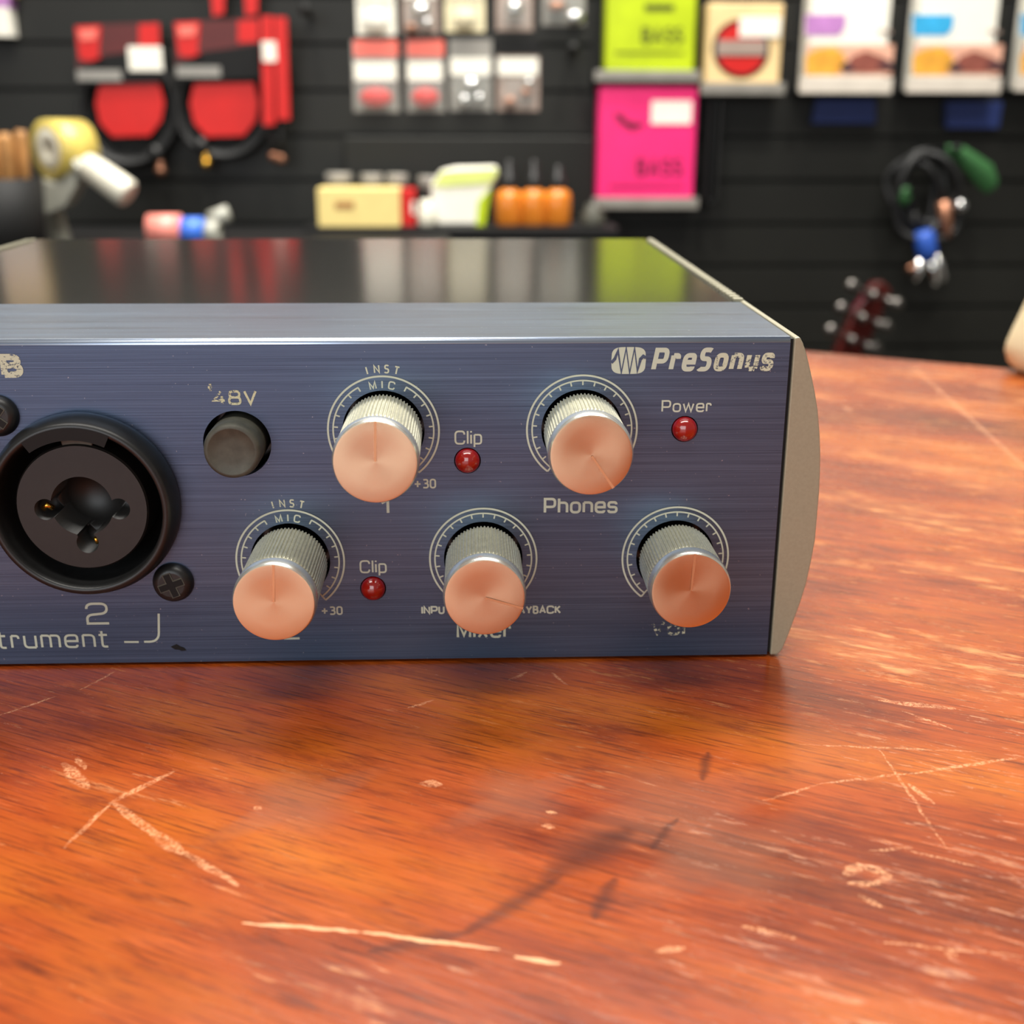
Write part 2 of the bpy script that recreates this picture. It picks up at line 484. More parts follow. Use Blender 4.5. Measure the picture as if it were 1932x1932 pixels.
# ------------------------------------------------------------------ mesh helpers
class MB:
    def __init__(self):
        self.bm = bmesh.new()
        self.mi = 0

    def _f(self, vs, smooth=False):
        try:
            f = self.bm.faces.new(vs)
        except ValueError:
            return None
        f.material_index = self.mi
        f.smooth = smooth
        return f

    def box(self, x0, x1, y0, y1, z0, z1, mat=None):
        v = [self.bm.verts.new(((x1 if i & 1 else x0), (y1 if i & 2 else y0), (z1 if i & 4 else z0))) for i in range(8)]
        if mat is not None:
            for q in v:
                q.co = mat @ q.co
        for f in ((0, 2, 3, 1), (4, 5, 7, 6), (0, 1, 5, 4), (2, 6, 7, 3), (0, 4, 6, 2), (1, 3, 7, 5)):
            self._f([v[i] for i in f])
        return self

    def lathe(self, prof, org, axis, n=48, closed=False, smooth=True, sharp=()):
        """prof: (radius, height along axis)"""
        ax = Vector(axis).normalized()
        q = ax.to_track_quat('Z', 'Y')
        org = Vector(org)
        rings = []
        for r, h in prof:
            if r < 1e-9:
                rings.append([self.bm.verts.new(org + ax * h)])
            else:
                rings.append([self.bm.verts.new(org + q @ Vector((r * math.cos(2 * PI * k / n), r * math.sin(2 * PI * k / n), h))) for k in range(n)])
        pairs = list(zip(rings, rings[1:]))
        if closed:
            pairs.append((rings[-1], rings[0]))
        for a, b in pairs:
            for k in range(n):
                k2 = (k + 1) % n
                if len(a) == 1 and len(b) == 1:
                    continue
                if len(a) == 1:
                    self._f([a[0], b[k], b[k2]], smooth)
                elif len(b) == 1:
                    self._f([a[k], b[0], a[k2]], smooth)
                else:
                    self._f([a[k], b[k], b[k2], a[k2]], smooth)
        return self

    def cyl(self, p0, p1, r0, r1=None, n=24, smooth=True):
        r1 = r0 if r1 is None else r1
        p0, p1 = Vector(p0), Vector(p1)
        h = (p1 - p0).length
        return self.lathe([(0, 0), (r0, 0), (r1, h), (0, h)], p0, p1 - p0, n, smooth=smooth)

    def tube(self, pts, r, n=10, closed=False):
        pts = [Vector(p) for p in pts]
        m = len(pts)
        rings = []
        ref = Vector((0.123, 0.456, 0.88)).normalized()
        for i, p in enumerate(pts):
            a = pts[(i - 1) % m] if (closed or i > 0) else p
            c = pts[(i + 1) % m] if (closed or i < m - 1) else p
            t = (c - a).normalized()
            u = t.cross(ref)
            if u.length < 1e-4:
                u = t.orthogonal()
            u.normalize()
            v = t.cross(u)
            rr = r[i] if isinstance(r, (list, tuple)) else r
            rings.append([self.bm.verts.new(p + (u * math.cos(2 * PI * k / n) + v * math.sin(2 * PI * k / n)) * rr) for k in range(n)])
        pr = list(zip(rings, rings[1:]))
        if closed:
            pr.append((rings[-1], rings[0]))
        for a, b in pr:
            for k in range(n):
                self._f([a[k], a[(k + 1) % n], b[(k + 1) % n], b[k]], True)
        if not closed:
            self._f(rings[0])
            self._f(rings[-1])
        return self

    def prism(self, poly, d0, d1, to3):
        """poly: 2D points; to3(a, b, d) -> 3D"""
        A = [self.bm.verts.new(to3(a, b, d0)) for a, b in poly]
        B = [self.bm.verts.new(to3(a, b, d1)) for a, b in poly]
        n = len(poly)
        self._f(A)
        self._f(B[::-1])
        for i in range(n):
            self._f([A[i], A[(i + 1) % n], B[(i + 1) % n], B[i]])
        return self

    def sphere(self, c, r, n=20, m=10, sc=(1, 1, 1)):
        c = Vector(c)
        rows = []
        for j in range(m + 1):
            th = PI * j / m
            if j in (0, m):
                rows.append([self.bm.verts.new(c + Vector((0, 0, r * math.cos(th) * sc[2])))])
            else:
                rows.append([self.bm.verts.new(c + Vector((r * math.sin(th) * math.cos(2 * PI * k / n) * sc[0], r * math.sin(th) * math.sin(2 * PI * k / n) * sc[1], r * math.cos(th) * sc[2]))) for k in range(n)])
        for a, b in zip(rows, rows[1:]):
            for k in range(n):
                k2 = (k + 1) % n
                if len(a) == 1:
                    self._f([a[0], b[k], b[k2]], True)
                elif len(b) == 1:
                    self._f([a[k], b[0], a[k2]], True)
                else:
                    self._f([a[k], b[k], b[k2], a[k2]], True)
        return self

    def ribbon(self, pts, wd, to3, closed=False, lift0=0.0):
        """flat stroke of constant width along 2D points"""
        P = [Vector(p) for p in pts]
        n = len(P)
        Lf, Rt = [], []
        for i in range(n):
            a = P[i] - P[i - 1] if (closed or i > 0) else P[1] - P[0]
            b = P[(i + 1) % n] - P[i] if (closed or i < n - 1) else P[-1] - P[-2]
            a = a.normalized() if a.length > 0 else b.normalized()
            b = b.normalized() if b.length > 0 else a
            na, nb = Vector((-a.y, a.x)), Vector((-b.y, b.x))
            m = (na + nb)
            m = m.normalized() if m.length > 1e-6 else na
            k = wd / 2 / max(0.45, m.dot(na))
            lift = Vector((0, -(lift0 + 1.2e-6 * i), 0))
            Lf.append(self.bm.verts.new(to3(*(P[i] + m * k)) + lift))
            Rt.append(self.bm.verts.new(to3(*(P[i] - m * k)) + lift))
        for i in range(n if closed else n - 1):
            j = (i + 1) % n
            self._f([Lf[i], Rt[i], Rt[j], Lf[j]])
        return self

    def build(self, name, mats, parent=None, bevel=0, seg=2, smooth_angle=None, recalc=True):
        if recalc:
            bmesh.ops.recalc_face_normals(self.bm, faces=self.bm.faces)
        if parent is not None:
            r = parent
            while r.parent is not None:
                r = r.parent
            inv = r.matrix_basis.inverted()
            self.bm.transform(inv)
        me = bpy.data.meshes.new(name)
        self.bm.to_mesh(me)
        self.bm.free()
        for m in (mats if isinstance(mats, (list, tuple)) else [mats]):
            me.materials.append(m)
        o = bpy.data.objects.new(name, me)
        COL.objects.link(o)
        if parent is not None:
            o.parent = parent
        if bevel:
            bv = o.modifiers.new('bevel', 'BEVEL')
            bv.width, bv.segments, bv.limit_method, bv.angle_limit = bevel, seg, 'ANGLE', math.radians(40)
        return o


def tag(o, label=None, cat=None, group=None, kind=None):
    if label:
        o['label'] = label
    if cat:
        o['category'] = cat
    if group:
        o['group'] = group
    if kind:
        o['kind'] = kind
    return o


def empty(name, loc, label, cat, group=None):
    o = bpy.data.objects.new(name, None)
    o.empty_display_size = 0.02
    COL.objects.link(o)
    o.location = loc
    bpy.context.view_layer.update()
    return tag(o, label, cat, group)


def copy_tree(o, parent=None):
    c = o.copy()
    COL.objects.link(c)
    if parent is not None:
        c.parent = parent
    for ch in list(o.children):
        copy_tree(ch, c)
    return c


# ------------------------------------------------------------------ stroke lettering
def fillet(pts, r, closed=False):
    """polyline with rounded corners; r: one radius or a list per point"""
    n = len(pts)
    out = []
    for i in range(n):
        p = Vector(pts[i])
        rr = r[i] if isinstance(r, (list, tuple)) else r
        if (not closed and i in (0, n - 1)) or rr <= 0:
            out.append(p)
            continue
        a, b = Vector(pts[i - 1]), Vector(pts[(i + 1) % n])
        la, lb = (a - p).length, (b - p).length
        ka = 0.5 if (closed or i - 1 > 0) else 1.0
        kb = 0.5 if (closed or i + 1 < n - 1) else 1.0
        q = min(rr, la * ka * 0.98, lb * kb * 0.98)
        A, B = p + (a - p).normalized() * q, p + (b - p).normalized() * q
        for k in range(7):
            t = k / 6
            out.append(A * (1 - t) ** 2 + p * 2 * t * (1 - t) + B * t * t)
    return out


XH = 0.72
GL = {   # glyph: (width, [(points, radius, closed)])
    'C': (.8, [([(.8, .74), (.8, 1), (0, 1), (0, 0), (.8, 0), (.8, .26)], .3, 0)]),
    'l': (.0, [([(0, 0), (0, 1.03)], 0, 0)]),
    'i': (.0, [([(0, 0), (0, XH)], 0, 0), ([(0, .9), (0, 1.03)], 0, 0)]),
    'p': (.6, [([(0, -.28), (0, XH)], 0, 0), ([(0, XH), (.6, XH), (.6, 0), (0, 0)], .22, 0)]),
    'P': (.72, [([(0, 0), (0, 1), (.72, 1), (.72, .42), (0, .42)], [0, 0, .24, .24, 0], 0)]),
    'h': (.58, [([(0, 0), (0, 1.03)], 0, 0), ([(0, XH), (.58, XH), (.58, 0)], .24, 0)]),
    'o': (.62, [([(0, 0), (.62, 0), (.62, XH), (0, XH)], .26, 1)]),
    'n': (.58, [([(0, 0), (0, XH)], 0, 0), ([(0, XH), (.58, XH), (.58, 0)], .24, 0)]),
    'e': (.62, [([(0, .36), (.62, .36), (.62, XH), (0, XH), (0, 0), (.6, 0), (.6, .14)], [0, 0, .26, .26, .26, .16, 0], 0)]),
    's': (.56, [([(.55, .56), (.55, XH), (0, XH), (0, .37), (.57, .37), (.57, 0), (0, 0), (0, .16)], .18, 0)]),
    'w': (.92, [([(0, XH), (.22, 0), (.46, XH), (.7, 0), (.92, XH)], 0, 0)]),
    'r': (.36, [([(0, 0), (0, XH)], 0, 0), ([(0, XH), (.36, XH), (.36, .54)], .14, 0)]),
    'M': (.84, [([(0, 0), (0, 1), (.42, .12), (.84, 1), (.84, 0)], 0, 0)]),
    'x': (.56, [([(0, 0), (.56, XH)], 0, 0), ([(0, XH), (.56, 0)], 0, 0)]),
    't': (.38, [([(.1, .95), (.1, 0), (.38, 0)], .15, 0), ([(-.06, XH), (.38, XH)], 0, 0)]),
    'u': (.58, [([(0, XH), (0, 0), (.58, 0)], .24, 0), ([(.58, XH), (.58, 0)], 0, 0)]),
    'm': (.92, [([(0, 0), (0, XH)], 0, 0), ([(0, XH), (.46, XH), (.46, 0)], .2, 0), ([(.46, XH), (.92, XH), (.92, 0)], .2, 0)]),
    'I': (.0, [([(0, 0), (0, 1)], 0, 0)]),
    '1': (.28, [([(0, .74), (.28, 1), (.28, 0)], 0, 0)]),
    '2': (.74, [([(0, .74), (0, 1), (.72, 1), (.72, .52), (0, .42), (0, 0), (.76, 0)], [0, .26, .26, .24, .24, 0, 0], 0)]),
    '4': (.72, [([(.48, 1), (0, .28), (.72, .28)], 0, 0), ([(.54, .62), (.54, 0)], 0, 0)]),
    '8': (.72, [([(.05, .52), (.67, .52), (.67, 1), (.05, 1)], .2, 1), ([(0, 0), (.72, 0), (.72, .52), (0, .52)], .22, 1)]),
    'V': (.74, [([(0, 1), (.37, 0), (.74, 1)], 0, 0)]),
    '+': (.66, [([(0, .46), (.66, .46)], 0, 0), ([(.33, .08), (.33, .84)], 0, 0)]),
    '3': (.52, [([(.02, .96), (.5, 1), (.5, .53), (.16, .53)], [0, .4, .3, 0], 0), ([(.16, .53), (.54, .53), (.54, 0), (0, .03)], [0, .3, .4, 0], 0)]),
    '0': (.54, [([(0, 0), (.54, 0), (.54, 1), (0, 1)], .4, 1)]),
    'N': (.66, [([(0, 0), (0, 1), (.66, 0), (.66, 1)], 0, 0)]),
    'S': (.5, [([(.48, .92), (.4, 1), (0, 1), (0, .53), (.52, .53), (.52, 0), (.06, 0), (0, .1)], [0, .1, .4, .3, .3, .4, .1, 0], 0)]),
    'T': (.62, [([(0, 1), (.62, 1)], 0, 0), ([(.31, 1), (.31, 0)], 0, 0)]),
    'U': (.62, [([(0, 1), (0, 0), (.62, 0), (.62, 1)], .4, 0)]),
    'A': (.7, [([(0, 0), (.35, 1), (.7, 0)], 0, 0), ([(.12, .32), (.58, .32)], 0, 0)]),
    'L': (.44, [([(0, 1), (0, 0), (.44, 0)], 0, 0)]),
    'Y': (.66, [([(0, 1), (.33, .45), (.66, 1)], 0, 0), ([(.33, .45), (.33, 0)], 0, 0)]),
    'B': (.56, [([(0, 0), (0, 1), (.5, 1), (.5, .53), (0, .53)], [0, 0, .3, .3, 0], 0), ([(0, .53), (.56, .53), (.56, 0), (0, 0)], [0, .3, .3, 0], 0)]),
    'K': (.6, [([(0, 0), (0, 1)], 0, 0), ([(.58, 1), (.03, .48)], 0, 0), ([(.16, .6), (.62, 0)], 0, 0)]),
}


def glyph(mb, ch, sx, sy, wd, to3):
    for k, (pts, r, cl) in enumerate(GL[ch][1]):
        q = fillet(pts, r, bool(cl))
        mb.ribbon([(p.x * sx, p.y * sy) for p in q], wd, to3, bool(cl), lift0=k * 1.7e-5)


def string(mb, text, x0, x1, zb, h, wd, gap=.26, y=-0.00004, shear=0.0, to3=None):
    """letters fitted between x0 and x1 on the front panel, baseline zb, cap height h"""
    total = sum(GL[c][0] for c in text) + gap * (len(text) - 1)
    sx = (x1 - x0 - wd) / total
    x = x0 + wd / 2
    for c in text:
        def t3(a, b, x=x):
            if to3:
                return to3(x + a + shear * b, zb + b)
            return Vector((x + a + shear * b, y, zb + wd / 2 + b))
        glyph(mb, c, sx, h - wd, wd, t3)
        x += (GL[c][0] + gap) * sx


def arc_string(mb, text, cx, cz, rad, a0, a1, h, wd, y=-0.00004):
    """capital letters set round a dial; angles in degrees clockwise from the top"""
    n = len(text)
    for i, c in enumerate(text):
        a = math.radians(a0 + (a1 - a0) * i / (n - 1))
        g = GL[c][0] * h * 0.95

        def t3(p, q, a=a, g=g):
            u, v = p - g / 2, q + rad
            return Vector((cx + u * math.cos(a) + v * math.sin(a), y, cz - u * math.sin(a) + v * math.cos(a)))
        glyph(mb, c, h * 0.95, h, wd, t3)


def pxz(px, py):
    p = at(px, py, 0.0)
    return p.x, p.z


def print_px(name, text, xl, xr, ybase, ytop, parent, wd=0.00024, mat='ink', gap=.3, shear=0.0, label=None):
    x0, zb = pxz(xl, ybase)
    x1, zb2 = pxz(xr, ybase)
    xm, zt = pxz((xl + xr) / 2, ytop)
    zb = (zb + zb2) / 2
    mb = MB()
    string(mb, text, x0, x1, zb, zt - zb, wd, gap, shear=shear)
    o = mb.build(name, M[mat], parent, recalc=False)
    return o


# ------------------------------------------------------------------ structure: wall, floor
YW = 1.35
mb = MB()
pitch = 0.0508
k0 = -19
for k in range(k0, 7):
    z0 = -0.0041 + pitch * k
    mb.prism([(YW, z0 + .0028), (YW + .002, z0 + .0018), (YW + .02, z0 + .0018), (YW + .02, z0 + pitch - .0018), (YW + .002, z0 + pitch - .0018), (YW, z0 + pitch - .0028)],
             -2.2, 2.2, lambda a, b, d: Vector((d, a, b)))
mb.box(-2.2, 2.2, YW + .008, YW + .05, -0.96, -0.0041 + pitch * 7)
tag(mb.build('wall_back', M['wall']), 'black slatwall panel wall behind the counter', 'wall', kind='structure')
mb = MB()
mb.box(-2.2, 2.2, YW + .01, YW + .05, -0.0041 + pitch * 7, 0.80)  # unseen white band, added so the metal reflects something bright
tag(mb.build('wall_bounce_band', M['white']), 'white band added above the slatwall to brighten reflections', 'wall', kind='structure')
mb = MB()
mb.box(-2.2, 2.2, YW + .01, YW + .05, 0.80, 1.93)
tag(mb.build('wall_upper', M['wall']), 'dark painted upper wall', 'wall', kind='structure')
mb = MB()
mb.box(-2.2, 2.2, -1.6, YW + .05, -1.0, -0.96)
tag(mb.build('floor', M['floor']), 'grey shop floor', 'floor', kind='structure')

# ------------------------------------------------------------------ the counter
counter = empty('shop_counter', cpt(-0.1, 0.35, -0.96), 'reddish brown varnished wooden shop counter top, scratched and scuffed', 'counter')
mb = MB()
mb.prism([(-1.1, 0), (0.9, 0), (0.9, 0.75), (-1.1, 0.75)], -0.032, 0.0, lambda a, b, d: cpt(a, b, d))
mb.build('counter_top', M['counter'], counter, bevel=0.003, seg=3)
mb = MB()
mb.prism([(-1.07, 0.03), (0.87, 0.03), (0.87, 0.72), (-1.07, 0.72)], -0.96, -0.032, lambda a, b, d: cpt(a, b, d))
mb.build('counter_base', M['wood_red'], counter)

# ------------------------------------------------------------------ the audio interface
W_, D_, H_ = 0.1365, 0.1285, 0.0441
SEAM = 0.0297
Z0 = 0.0004
box = empty('audio_interface', (-0.068, 0.064, 0.0), 'blue brushed aluminium audio interface with five silver knobs standing on the wooden counter', 'audio interface')
KN = {'gain': (-0.05140, 0.03230, 0.0148), 'phones': (-0.02610, 0.03230, 0.0124), 'mixer': (-0.03880, 0.01475, 0.0135),
      'main': (-0.01330, 0.01470, 0.0120), 'gain2': (-0.06415, 0.01475, 0.0144)}
JX, JZ = -0.0896, 0.0231
JX1 = JX - 0.0268
BTN = (-0.0700, 0.0307)
LEDS = [(-0.04077, 0.02826), (-0.05345, 0.01074), (-0.01288, 0.03227)]

# front panel: one folded sheet, face and front strip of the top, with round cut-outs
pan = MB()
r = 0.0007
prof = [(0, Z0), (0, H_ - r)] + [(r - r * math.cos(a), H_ - r + r * math.sin(a)) for a in (PI / 8, PI / 4, 3 * PI / 8)] + [(r, H_), (SEAM, H_), (SEAM, H_ - .0016), (.0018, H_ - .0016), (.0018, Z0)]
n = len(prof)
A = [pan.bm.verts.new((-W_, a, b)) for a, b in prof]
B = [pan.bm.verts.new((0, a, b)) for a, b in prof]
pan._f(A)
pan._f(B[::-1])
for i in range(n):
    pan.mi = 1 if 1 <= i <= 4 else 0
    f = pan._f([A[i], A[(i + 1) % n], B[(i + 1) % n], B[i]], smooth=(1 <= i <= 4))
front = pan.build('front_panel', [M['blue'], M['edge']], box)
cut = MB()
off = box.location
for (x, z), rr in [((KN[k][0], KN[k][1]), .0052) for k in KN] + [(BTN, .0043)] + [(p, .00172) for p in LEDS] + [((JX, JZ), .0114), ((JX1, JZ), .0114)]:
    cut.lathe([(0, 0), (rr, 0), (rr, .01), (0, .01)], (x, -.004, z), (0, 1, 0), 64, smooth=False)
cutter = cut.build('cutter', M['matte_black'], box)
bo = front.modifiers.new('holes', 'BOOLEAN')
bo.operation, bo.solver, bo.object = 'DIFFERENCE', 'EXACT', cutter
bpy.context.view_layer.update()
dg = bpy.context.evaluated_depsgraph_get()
me = bpy.data.meshes.new_from_object(front.evaluated_get(dg))
front.modifiers.clear()
front.data = me
me.name = 'front_panel'
bpy.data.objects.remove(cutter)

mb = MB()
mb.box(-W_ + .0003, -.0002, SEAM + .00015, D_, .0012, H_ - .0001)
mb.box(-W_ + .0003, -.0002, .0058, SEAM + .00015, .0012, H_ - .0018)
mb.build('lid', M['lid'], box, bevel=.0003)
for fx in (-W_ + .012, -.012):
    for fy in (.014, D_ - .014):
        mb = MB()
        mb.cyl((fx, fy, 0), (fx, fy, .0014), .005, n=20)
        mb.build('foot', M['matte_black'], box)

# end cheeks
cp = [(.00045, .0440), (.00112, .0441), (.00160, .0433), (.00220, .0418), (.00288, .0396), (.0036, .0371), (.0042, .0346), (.0047, .0316), (.0050, .0290),
      (.0052, .0262), (.0053, .0235), (.0053, .0200), (.0053, .0169), (.0050, .0138), (.0046, .0107), (.0040, .0079), (.0034, .0057), (.0028, .0034),
      (.0021, .0012), (.0018, .0007), (.0014, .0004), (.00045, .0003)]
for sgn, ox in ((1, 0), (-1, -W_)):
    mb = MB()
    mb.prism([(ox + sgn * a, b) for a, b in cp], -.0001, D_ + .0002, lambda a, b, d: Vector((a, d, b)))
    ck = mb.build('end_cheek', M['cheek'], box, bevel=.00018)
    ck['label'] = 'warm grey curved end cheek'
    mb = MB()
    yy = .0315
    while yy < D_ - .004:
        a, b2 = sorted((ox + sgn * -.0006, ox + sgn * .0009))
        mb.box(a, b2, yy, yy + .0012, H_ - .0006, H_ + .00028)
        yy += .0026
    mb.build('vent_ridge', M['cheek'], ck, bevel=.0001)
    mb = MB()
    a, b2 = sorted((ox + sgn * .00002, ox + sgn * .00044))
    mb.box(a, b2, .0004, D_ - .001, .0006, H_ - .0003)  # added black strip, puts the shade of the gap into colour
    mb.build('gap_shade_strip', M['matte_black'], box)


# knobs
def knob(name, x, z, d, ang):
    k = MB()
    nT = 66
    y0, y1 = -.0006, -(d - .0027)
    rings = []
    for yy, rb in ((y0, .0047), (y0 - .0004, .00485), ((y0 + y1) / 2, .00488), (y1 + .0002, .0049), (y1, .0048)):
        ring = []
        for i in range(nT * 4):
            ph = i % 4
            rr = rb + (.00010 if ph in (0, 1) else -.00010)
            a = 2 * PI * i / (nT * 4)
            ring.append(k.bm.verts.new((x + rr * math.cos(a), yy, z + rr * math.sin(a))))
        rings.append(ring)
    for a, b in zip(rings, rings[1:]):
        for i in range(nT * 4):
            j = (i + 1) % (nT * 4)
            k._f([a[i], a[j], b[j], b[i]])
    k._f(rings[0])
    k._f(rings[-1])
    o = k.build('knob', M['knurl'], box)
    o['label'] = 'silver knurled ' + name + ' knob with turned face'
    c = MB()
    c.lathe([(.0040, d - .0029), (.00475, d - .0027), (.00478, d - .0024), (.00500, d - .0022), (.00508, d - .0020), (.00511, d - .0015), (.00511, d - .0011), (.00508, d - .0007), (.00502, d - .00042), (.00494, d - .00022), (.00484, d - .00006)],
            (x, 0, z), (0, -1, 0), 96)
    c.build('knob_rim', M['alu'], o)
    c = MB()
    c.lathe([(.00484, d - .00002), (.0046, d), (.003, d - .00003), (.0015, d - .00007), (0, d - .0001)], (x, 0, z), (0, -1, 0), 96)
    c.build('knob_face', M['spun'], o)
    c = MB()
    a = math.radians(ang)
    u, v = Vector((math.sin(a), 0, math.cos(a))), Vector((math.cos(a), 0, -math.sin(a)))
    p0 = Vector((x, 0, z))
    vs = []
    for (t, s, yy) in ((.0001, -.00013, -d - .00001), (.0049, -.00016, -d - .00003), (.0049, .00016, -d - .00003), (.0001, .00013, -d - .00001)):
        vs.append(c.bm.verts.new(p0 + u * t + v * s + Vector((0, yy, 0))))
    c._f(vs)
    c.build('pointer_line', M['groove'], o)
    s = MB()
    s.cyl((x, .004, z), (x, -.001, z), .003, n=24)
    s.build('shaft', M['matte_black'], o)
    return o


knob('input one gain', *KN['gain'], 2)
knob('phones', *KN['phones'], 146)
knob('mixer', *KN['mixer'], 107)
knob('main volume', *KN['main'], 3)
knob('input two gain', *KN['gain2'], 3)


# printed scales round the knobs
def dial(x, z, mic, worn=False):
    mb = MB()
    t3 = lambda a, b: Vector((x + a, -.00003, z + b))
    arc = lambda rr, a0, a1, n: [(rr * math.sin(math.radians(a0 + (a1 - a0) * i / n)), rr * math.cos(math.radians(a0 + (a1 - a0) * i / n))) for i in range(n + 1)]
    mb.ribbon(arc(.00704, -142, 142, 120), .00024, t3)
    inner = [(-142, 142)] if not mic else [(-142, -28), (28, 142)]
    for a0, a1 in inner:
        mb.ribbon(arc(.00638, a0, a1, 80), .00020, t3)
    for i in range(-10, 11):
        a = i * 14.2
        if mic and abs(a) < 27:
            continue
        r0, r1 = .00640, .00578
        s, c = math.sin(math.radians(a)), math.cos(math.radians(a))
        mb.ribbon([(r0 * s, r0 * c), (r1 * s, r1 * c)], .00019, t3)
    for sg in (-1, 1):
        s, c = math.sin(math.radians(142 * sg)), math.cos(math.radians(142 * sg))
        mb.ribbon([(.00638 * s, .00638 * c), (.00704 * s, .00704 * c)], .00022, t3)
    mb.build('dial_scale', M['ink'], front, recalc=False)
    if mic:
        mb = MB()
        arc_string(mb, 'MIC', x, z, .00552, -11.5, 11.5, .00090, .00019)
        mb.build('printed_label', M['ink'], front, recalc=False)
        mb = MB()
        arc_string(mb, 'INST', x, z, .00752, -13.5, 13.5, .00092, .00019)
        mb.build('printed_label', M['ink_worn'], front, recalc=False)


for k in KN:
    dial(KN[k][0], KN[k][1], k.startswith('gain'))

# lettering
pl = lambda *a, **k: print_px('printed_label', *a, front, **k)
pl('48V', 402, 486, 764, 736, wd=.00030, mat='ink_half')
mb = MB()
x, z = pxz(397, 733)
glyph(mb, '+', .0009, .0012, .00030, lambda a, b: Vector((x + a - .0003, -.00004, z + b - .0004)))
mb.build('printed_label', M['ink_half'], front, recalc=False)
pl('Clip', 857.6, 909.6, 838.5, 812, wd=.00023)
pl('Clip', 679, 730, 1081, 1056.5, wd=.00023)
pl('Power', 1247.5, 1341.7, 777.5, 754.5, wd=.00022)
pl('Phones', 1025.6, 1164.7, 968.5, 938.5, wd=.00034)
pl('Mixer', 861.6, 964, 1203.5, 1171, wd=.00034, mat='ink_worn')
pl('1', 718, 735, 970, 940, wd=.00036)
pl('2', 536, 567, 1206, 1174, wd=.00030)
pl('+30', 781, 823, 921.5, 903, wd=.00022)
pl('+30', 606, 647, 1160, 1143.5, wd=.00022)
pl('INPUT', 795, 852, 1158.5, 1143, wd=.00024)
pl('PLAYBACK', 953, 1058, 1158, 1142.5, wd=.00024)
pl('Vol', 1226, 1292, 1198.5, 1170, wd=.00040, mat='ink_bad')
pl('2', 164, 208, 1178, 1136.5, wd=.00034)
x0, zb = pxz(207, 1221.5)
_, zt = pxz(100, 1188)
mb = MB()
tw = lambda t: sum(GL[c][0] for c in t) + .3 * (len(t) - 1)
wt = x0 - pxz(-2, 1221.5)[0]
string(mb, 'Instrument', x0 - wt * tw('Instrument') / tw('trument'), x0, zb, zt - zb, .00031, .3)
mb.build('printed_label', M['ink'], front, recalc=False)
pts = [pxz(299.5, 1157.5), pxz(300, 1210.5), pxz(272, 1210.5)]
mb = MB()
mb.ribbon([tuple(p) for p in fillet(pts, .0013)], .00030, lambda a, b: Vector((a, -.00004, b)))
mb.build('bracket_line', M['ink'], front, recalc=False)
mb = MB()
mb.ribbon([pxz(234.5, 1211), pxz(262, 1211)], .00028, lambda a, b: Vector((a, -.00004, b)))
mb.build('bracket_line', M['ink'], front, recalc=False)
# heavy letters cut by the frame at the left
mb = MB()
xr_, zb = pxz(46, 712.5)
_, zt = pxz(20, 667.5)
hh = zt - zb
string(mb, 'USB', xr_ - .0118, xr_, zb, hh, .00080, .75)
mb.build('printed_label', M['ink_worn'], front, recalc=False)
# maker's name: bold slanted lettering, rubbed at its right end
x0, zb = pxz(1228, 701)
x1, _ = pxz(1462, 701)
_, zt = pxz(1340, 655.5)
hh = zt - zb
word, wd, gap, sh = 'PreSonus', .00060, .50, .18
SG = dict(GL)
GL['S'] = (.62, [([(.62, .96), (.5, 1), (.02, 1), (.02, .54), (.6, .54), (.6, 0), (0, 0), (-.04, .04)], [0, .1, .42, .3, .3, .42, .1, 0], 0)])
tot = sum(GL[c][0] for c in word) + gap * (len(word) - 1)
sx = (x1 - x0 - wd - sh * hh * .75) / tot
xx = x0 + wd / 2
groups = {'ink': 'PreS', 'ink_worn': 'on', 'ink_bad2': 'us'}
M['ink_bad2'] = print_paint('cream_ink_rubbed', lin(200, 204, 178), 0.42, 2600)
for mat, letters in groups.items():
    mb = MB()
    for c in letters:
        glyph(mb, c, sx, hh - wd, wd, lambda a, b, xx=xx: Vector((xx + a + sh * b, -.00004, zb + wd / 2 + b)))
        xx += (GL[c][0] + gap) * sx
    mb.build('maker_name', M[mat], front, recalc=False)
GL.update(SG)
# maker's emblem: rounded lozenge with a zigzag wave across it
xl, zl = pxz(1152.5, 705.5)
xr, zu = pxz(1219.5, 654.5)
ew, eh = xr - xl, zu - zl
mb = MB()
edge = lambda t: .5 - .5 * (max(0, 1 - (abs(2 * t - 1)) ** 4.0)) ** .27      # bottom outline
bars = 72
for i in range(bars):
    ta, tb = i / bars, (i + 1) / bars
    mb._f([mb.bm.verts.new((xl + ew * t, -.00004, zl + eh * v)) for t, v in ((ta, edge(ta)), (tb, edge(tb)), (tb, 1 - edge(tb)), (ta, 1 - edge(ta)))])
mb.build('emblem', M['ink'], front, recalc=False)
mb = MB()
zz = [(0, .42), (.1, .56), (.19, .86), (.30, .05), (.42, .97), (.54, .03), (.66, .97), (.76, .12), (.84, .55), (.92, .66), (1.0, .60)]
mb.ribbon([(xl + ew * a, zl + eh * b) for a, b in zz], .00040, lambda a, b: Vector((a, -.00007, b)))
mb.build('emblem_wave', M['blue'], front, recalc=False)
# a chip of black paint
mb = MB()
pts = [(322, 1220), (333, 1215), (340, 1219), (348, 1222), (352, 1227), (343, 1228), (338, 1226), (330, 1225)]
mb._f([mb.bm.verts.new((pxz(*p)[0], -.00004, pxz(*p)[1])) for p in pts])
mb.build('paint_chip', M['matte_black'], front, recalc=False)

